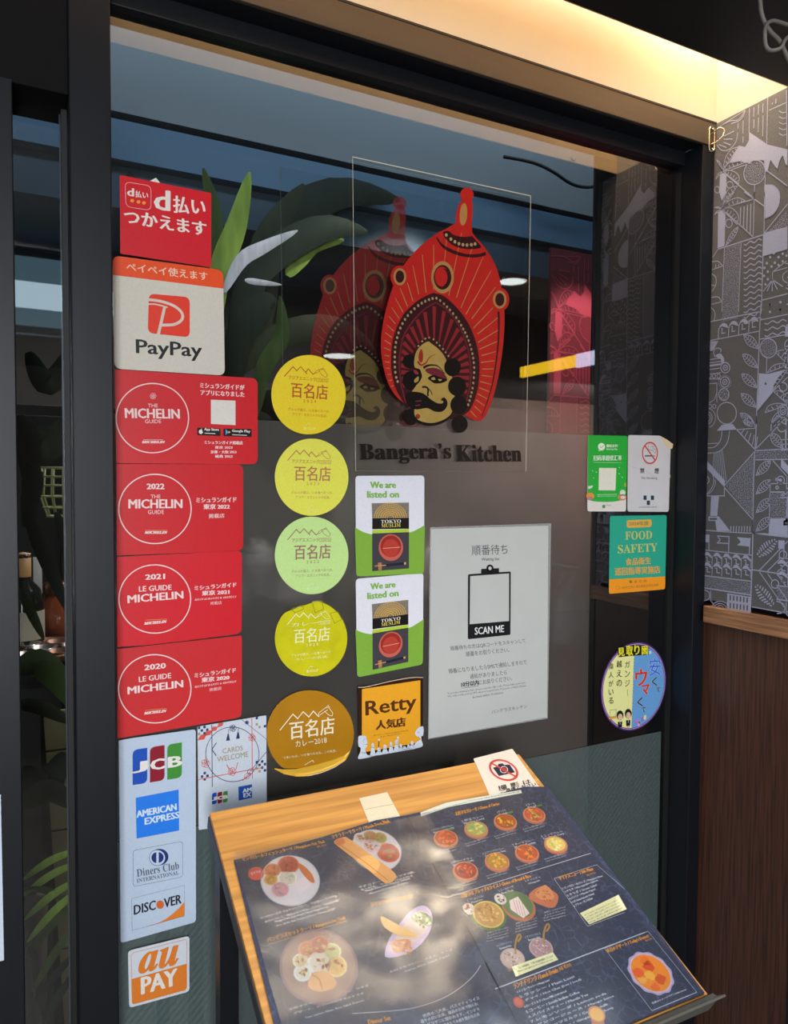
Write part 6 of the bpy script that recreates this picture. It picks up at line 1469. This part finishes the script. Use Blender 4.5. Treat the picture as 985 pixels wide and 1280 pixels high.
# white bag hanging on a hook
p = at(706, 742, .14)
bg = thing('shopping_bag', (p.x, .14, at(706, 800, .14).z), 'small white shopping bag hanging behind the glass right of the notice', 'bag')
zl = at(706, 742, .14).z - bg.location.z; zh = at(706, 722, .14).z - bg.location.z; hw = .030
bm = bmesh.new(); rg = []
for z_, w_, d_ in ((0, hw, .018), (.3*zl, hw*1.05, .020), (.7*zl, hw*.96, .016), (zl, hw*.85, .008)):
    rg.append([bm.verts.new((w_*a, d_*b, z_)) for a, b in ((-1, -.6), (-.4, -1), (.15, -.7), (.6, -1), (1, -.5), (1, .6), (.2, 1), (-.6, 1), (-1, .6))])
for a, b in zip(rg, rg[1:]):
    for i in range(9): bm.faces.new((a[i], a[(i+1) % 9], b[(i+1) % 9], b[i]))
bm.faces.new(rg[0][::-1]); obj('body', bm, mat('white_plastic_bag', (190, 192, 192), rough=.4, k=.9, noise=.12, nscale=40), bg)
for y_ in (-.006, .006): obj('handle', tube_bm(smooth_path([(-hw*.6, y_, zl), (-hw*.2, y_, zl+(zh-zl)*.7), (0, 0, zh+.012), (hw*.25, y_, zl+(zh-zl)*.7), (hw*.65, y_, zl)], 5), .0018, 6), M_jar, bg, True)
pk = thing('bag_hook', (p.x, .14, bg.location.z+zh+.014), 'thin black rail and hook that holds the white bag', 'hook')
obj('rail', tube_bm([(0, 0, .012), (.832-p.x, 0, .012), (.832-p.x, -.128, .012)], .004, 8), M_rubber, pk, True); obj('hook', tube_bm(smooth_path([(0, 0, .012), (.006, 0, .0), (0, 0, -.006), (-.006, 0, -.002)], 5), .002, 8), M_rubber, pk, True)
# print on the red wall
rp = bpy.data.objects.new('printed_pattern', wp_mesh.data.copy()); COL.objects.link(rp)
rp.data.materials.clear(); mr = mat('pale_red_print', (176, 56, 74), rough=.6, k=.85)
for k in range(len(wp_mesh.data.materials)): rp.data.materials.append(mr)
root_local = Mloc
rp.parent = wd; rp.matrix_world = Matrix.Identity(4)
rp.matrix_parent_inverse = Matrix.Identity(4)
rp.rotation_euler = (math.pi/2, 0, 0); rp.location = (-.115, -.0045, Z+.43); rp.scale = (1.5, 1.5, 1)
rp2 = rp.copy(); COL.objects.link(rp2); rp2.location = (.09, -.0045, Z+.43)
for q in (rp, rp2): q['kind'] = 'structure'

# ------------------------------------------------------------------ the corridor behind the viewer (seen mirrored in the glass)
M_lamp = mat('lit_lamp_diffuser', (236, 246, 255), rough=.5, emit=7.0)
def mirror_at(x, y, Y):
    """world point at depth Y in front of the glass whose mirror image is seen at this pixel"""
    q = at(x, y, -Y); return Vector((q.x, Y, q.z))
def lamp_box(label, cx, cy, cz, sx, sy, sz, group=None):
    t = thing('ceiling_light', (cx, cy, cz), label, 'light', group)
    obj('housing', box_bm(-sx/2-.01, sx/2+.01, -sy/2-.01, sy/2+.01, .012, sz+.012), M_bulk, t, bevel=.002)
    obj('diffuser', box_bm(-sx/2, sx/2, -sy/2, sy/2, 0, .012), M_lamp, t, bevel=.002)
    for k in (-.35, .35): obj('hanger', tube_bm([(sx*k, 0, sz+.01), (sx*k, 0, Z+.965-cz)], .003, 6), M_steel, t)
    return t
a = mirror_at(50, 355, -2.5); b = mirror_at(50, 388, -2.5)
t = thing('light_box_sign', (-.55, -2.5, b.z), 'long blank white light box hanging in the corridor, mirrored in the left pane', 'light box')
hh = a.z-b.z; obj('lit_panel', box_bm(-1.2, 1.05, -.02, .02, 0, hh), mat('lit_white_panel', (200, 230, 255), emit=5.0), t)
for q0, q1 in ((-.07, 0), (hh, hh+.10)): obj('housing_glow', box_bm(-1.2, 1.05, -.02, .02, q0, q1), mat('emissive_housing_glow', (130, 170, 190), emit=1.6), t)  # emissive strips standing in for the glow on the lamp housing
obj('frame', box_bm(-1.22, 1.07, -.03, .015, a.z-b.z+.10, a.z-b.z+.14), mat('pale_blue_metal', (130, 150, 170), rough=.3), t); obj('frame', box_bm(-1.22, 1.07, -.03, .015, -.10, -.07), mat('pale_blue_metal', (130, 150, 170)), t)
for x_ in (-1.0, .8): obj('hanger', tube_bm([(x_, 0, a.z-b.z+.13), (x_, 0, Z+.965-b.z)], .006, 6), M_steel, t)
def downlight(px, py, label, r=.05):
    # the mirror image lies on the ray; find where it meets the ceiling
    r_ = pixel_ray(px, py); h = .965-.006; s_ = h/r_.z; q = CAMLOC + r_*s_
    t = thing('downlight', (q.x, -q.y, Z+h-.0), label, 'light', 'corridor downlights')
    obj('lens', lathe_bm([(0, 0), (r*.86, 0), (r*.86, .004), (0, .004)], 28), M_lamp, t, True); obj('trim_ring', lathe_bm([(r*.86, -.002), (r, -.002), (r*1.02, .005), (r*.86, .006)], 28), M_steel, t, True)
downlight(640, 352, 'corridor ceiling downlight mirrored beside the right edge of the mask', .075)
downlight(424, 445, 'corridor ceiling downlight mirrored above the topmost yellow disc', .14)
def mirror_x(x, y, X):
    r = pixel_ray(x, y); q = CAMLOC + r*(X/r.x); return Vector((X, -q.y, q.z))
ya, yb, yc = mirror_x(652, 466, 2.6), mirror_x(722, 448, 2.6), mirror_x(750, 441, 2.6)
t = thing('hanging_sign', (2.6, (ya.y+yc.y)/2, yb.z-.06), 'blank yellow and white lit sign hanging in the corridor, mirrored right of the mask', 'sign')
oy = -t.location.y
obj('lit_panel', box_bm(-.012, .012, ya.y+oy, yb.y+oy, .02, .078), mat('lit_yellow_panel', (250, 196, 30), emit=6), t); obj('lit_panel', box_bm(-.012, .012, yb.y+oy, yc.y+oy, .012, .080), mat('lit_pale_panel', (214, 214, 250), emit=5), t)
for y_ in (ya.y+oy+.05, yc.y+oy-.05): obj('hanger', tube_bm([(0, y_, .07), (0, y_, Z+.965-t.location.z)], .004, 6), M_steel, t)

# cabinet-shaped block added deep inside to darken the view through the left pane
cbn = thing('dark_backdrop', (-.05, 1.45, 0), 'added dark cabinet-shaped backdrop deep inside behind the narrow left pane', 'cabinet')
M_cab2 = mat('near_black_backdrop', (30, 27, 26), rough=.6, spec=.2)
obj('body', box_bm(-.55, .42, -.18, .18, 0, Z+.20), M_cab2, cbn, bevel=.003)
for k in (0, 1):
    dd2 = obj('door', box_bm(-.54+k*.48, -.07+k*.48, -.198, -.180, .08, Z+.17), M_cab2, cbn, bevel=.002)
    obj('handle', tube_bm([(-.11+k*.09, -.21, 1.0), (-.11+k*.09, -.21, 1.25)], .006, 8), M_steel, dd2)
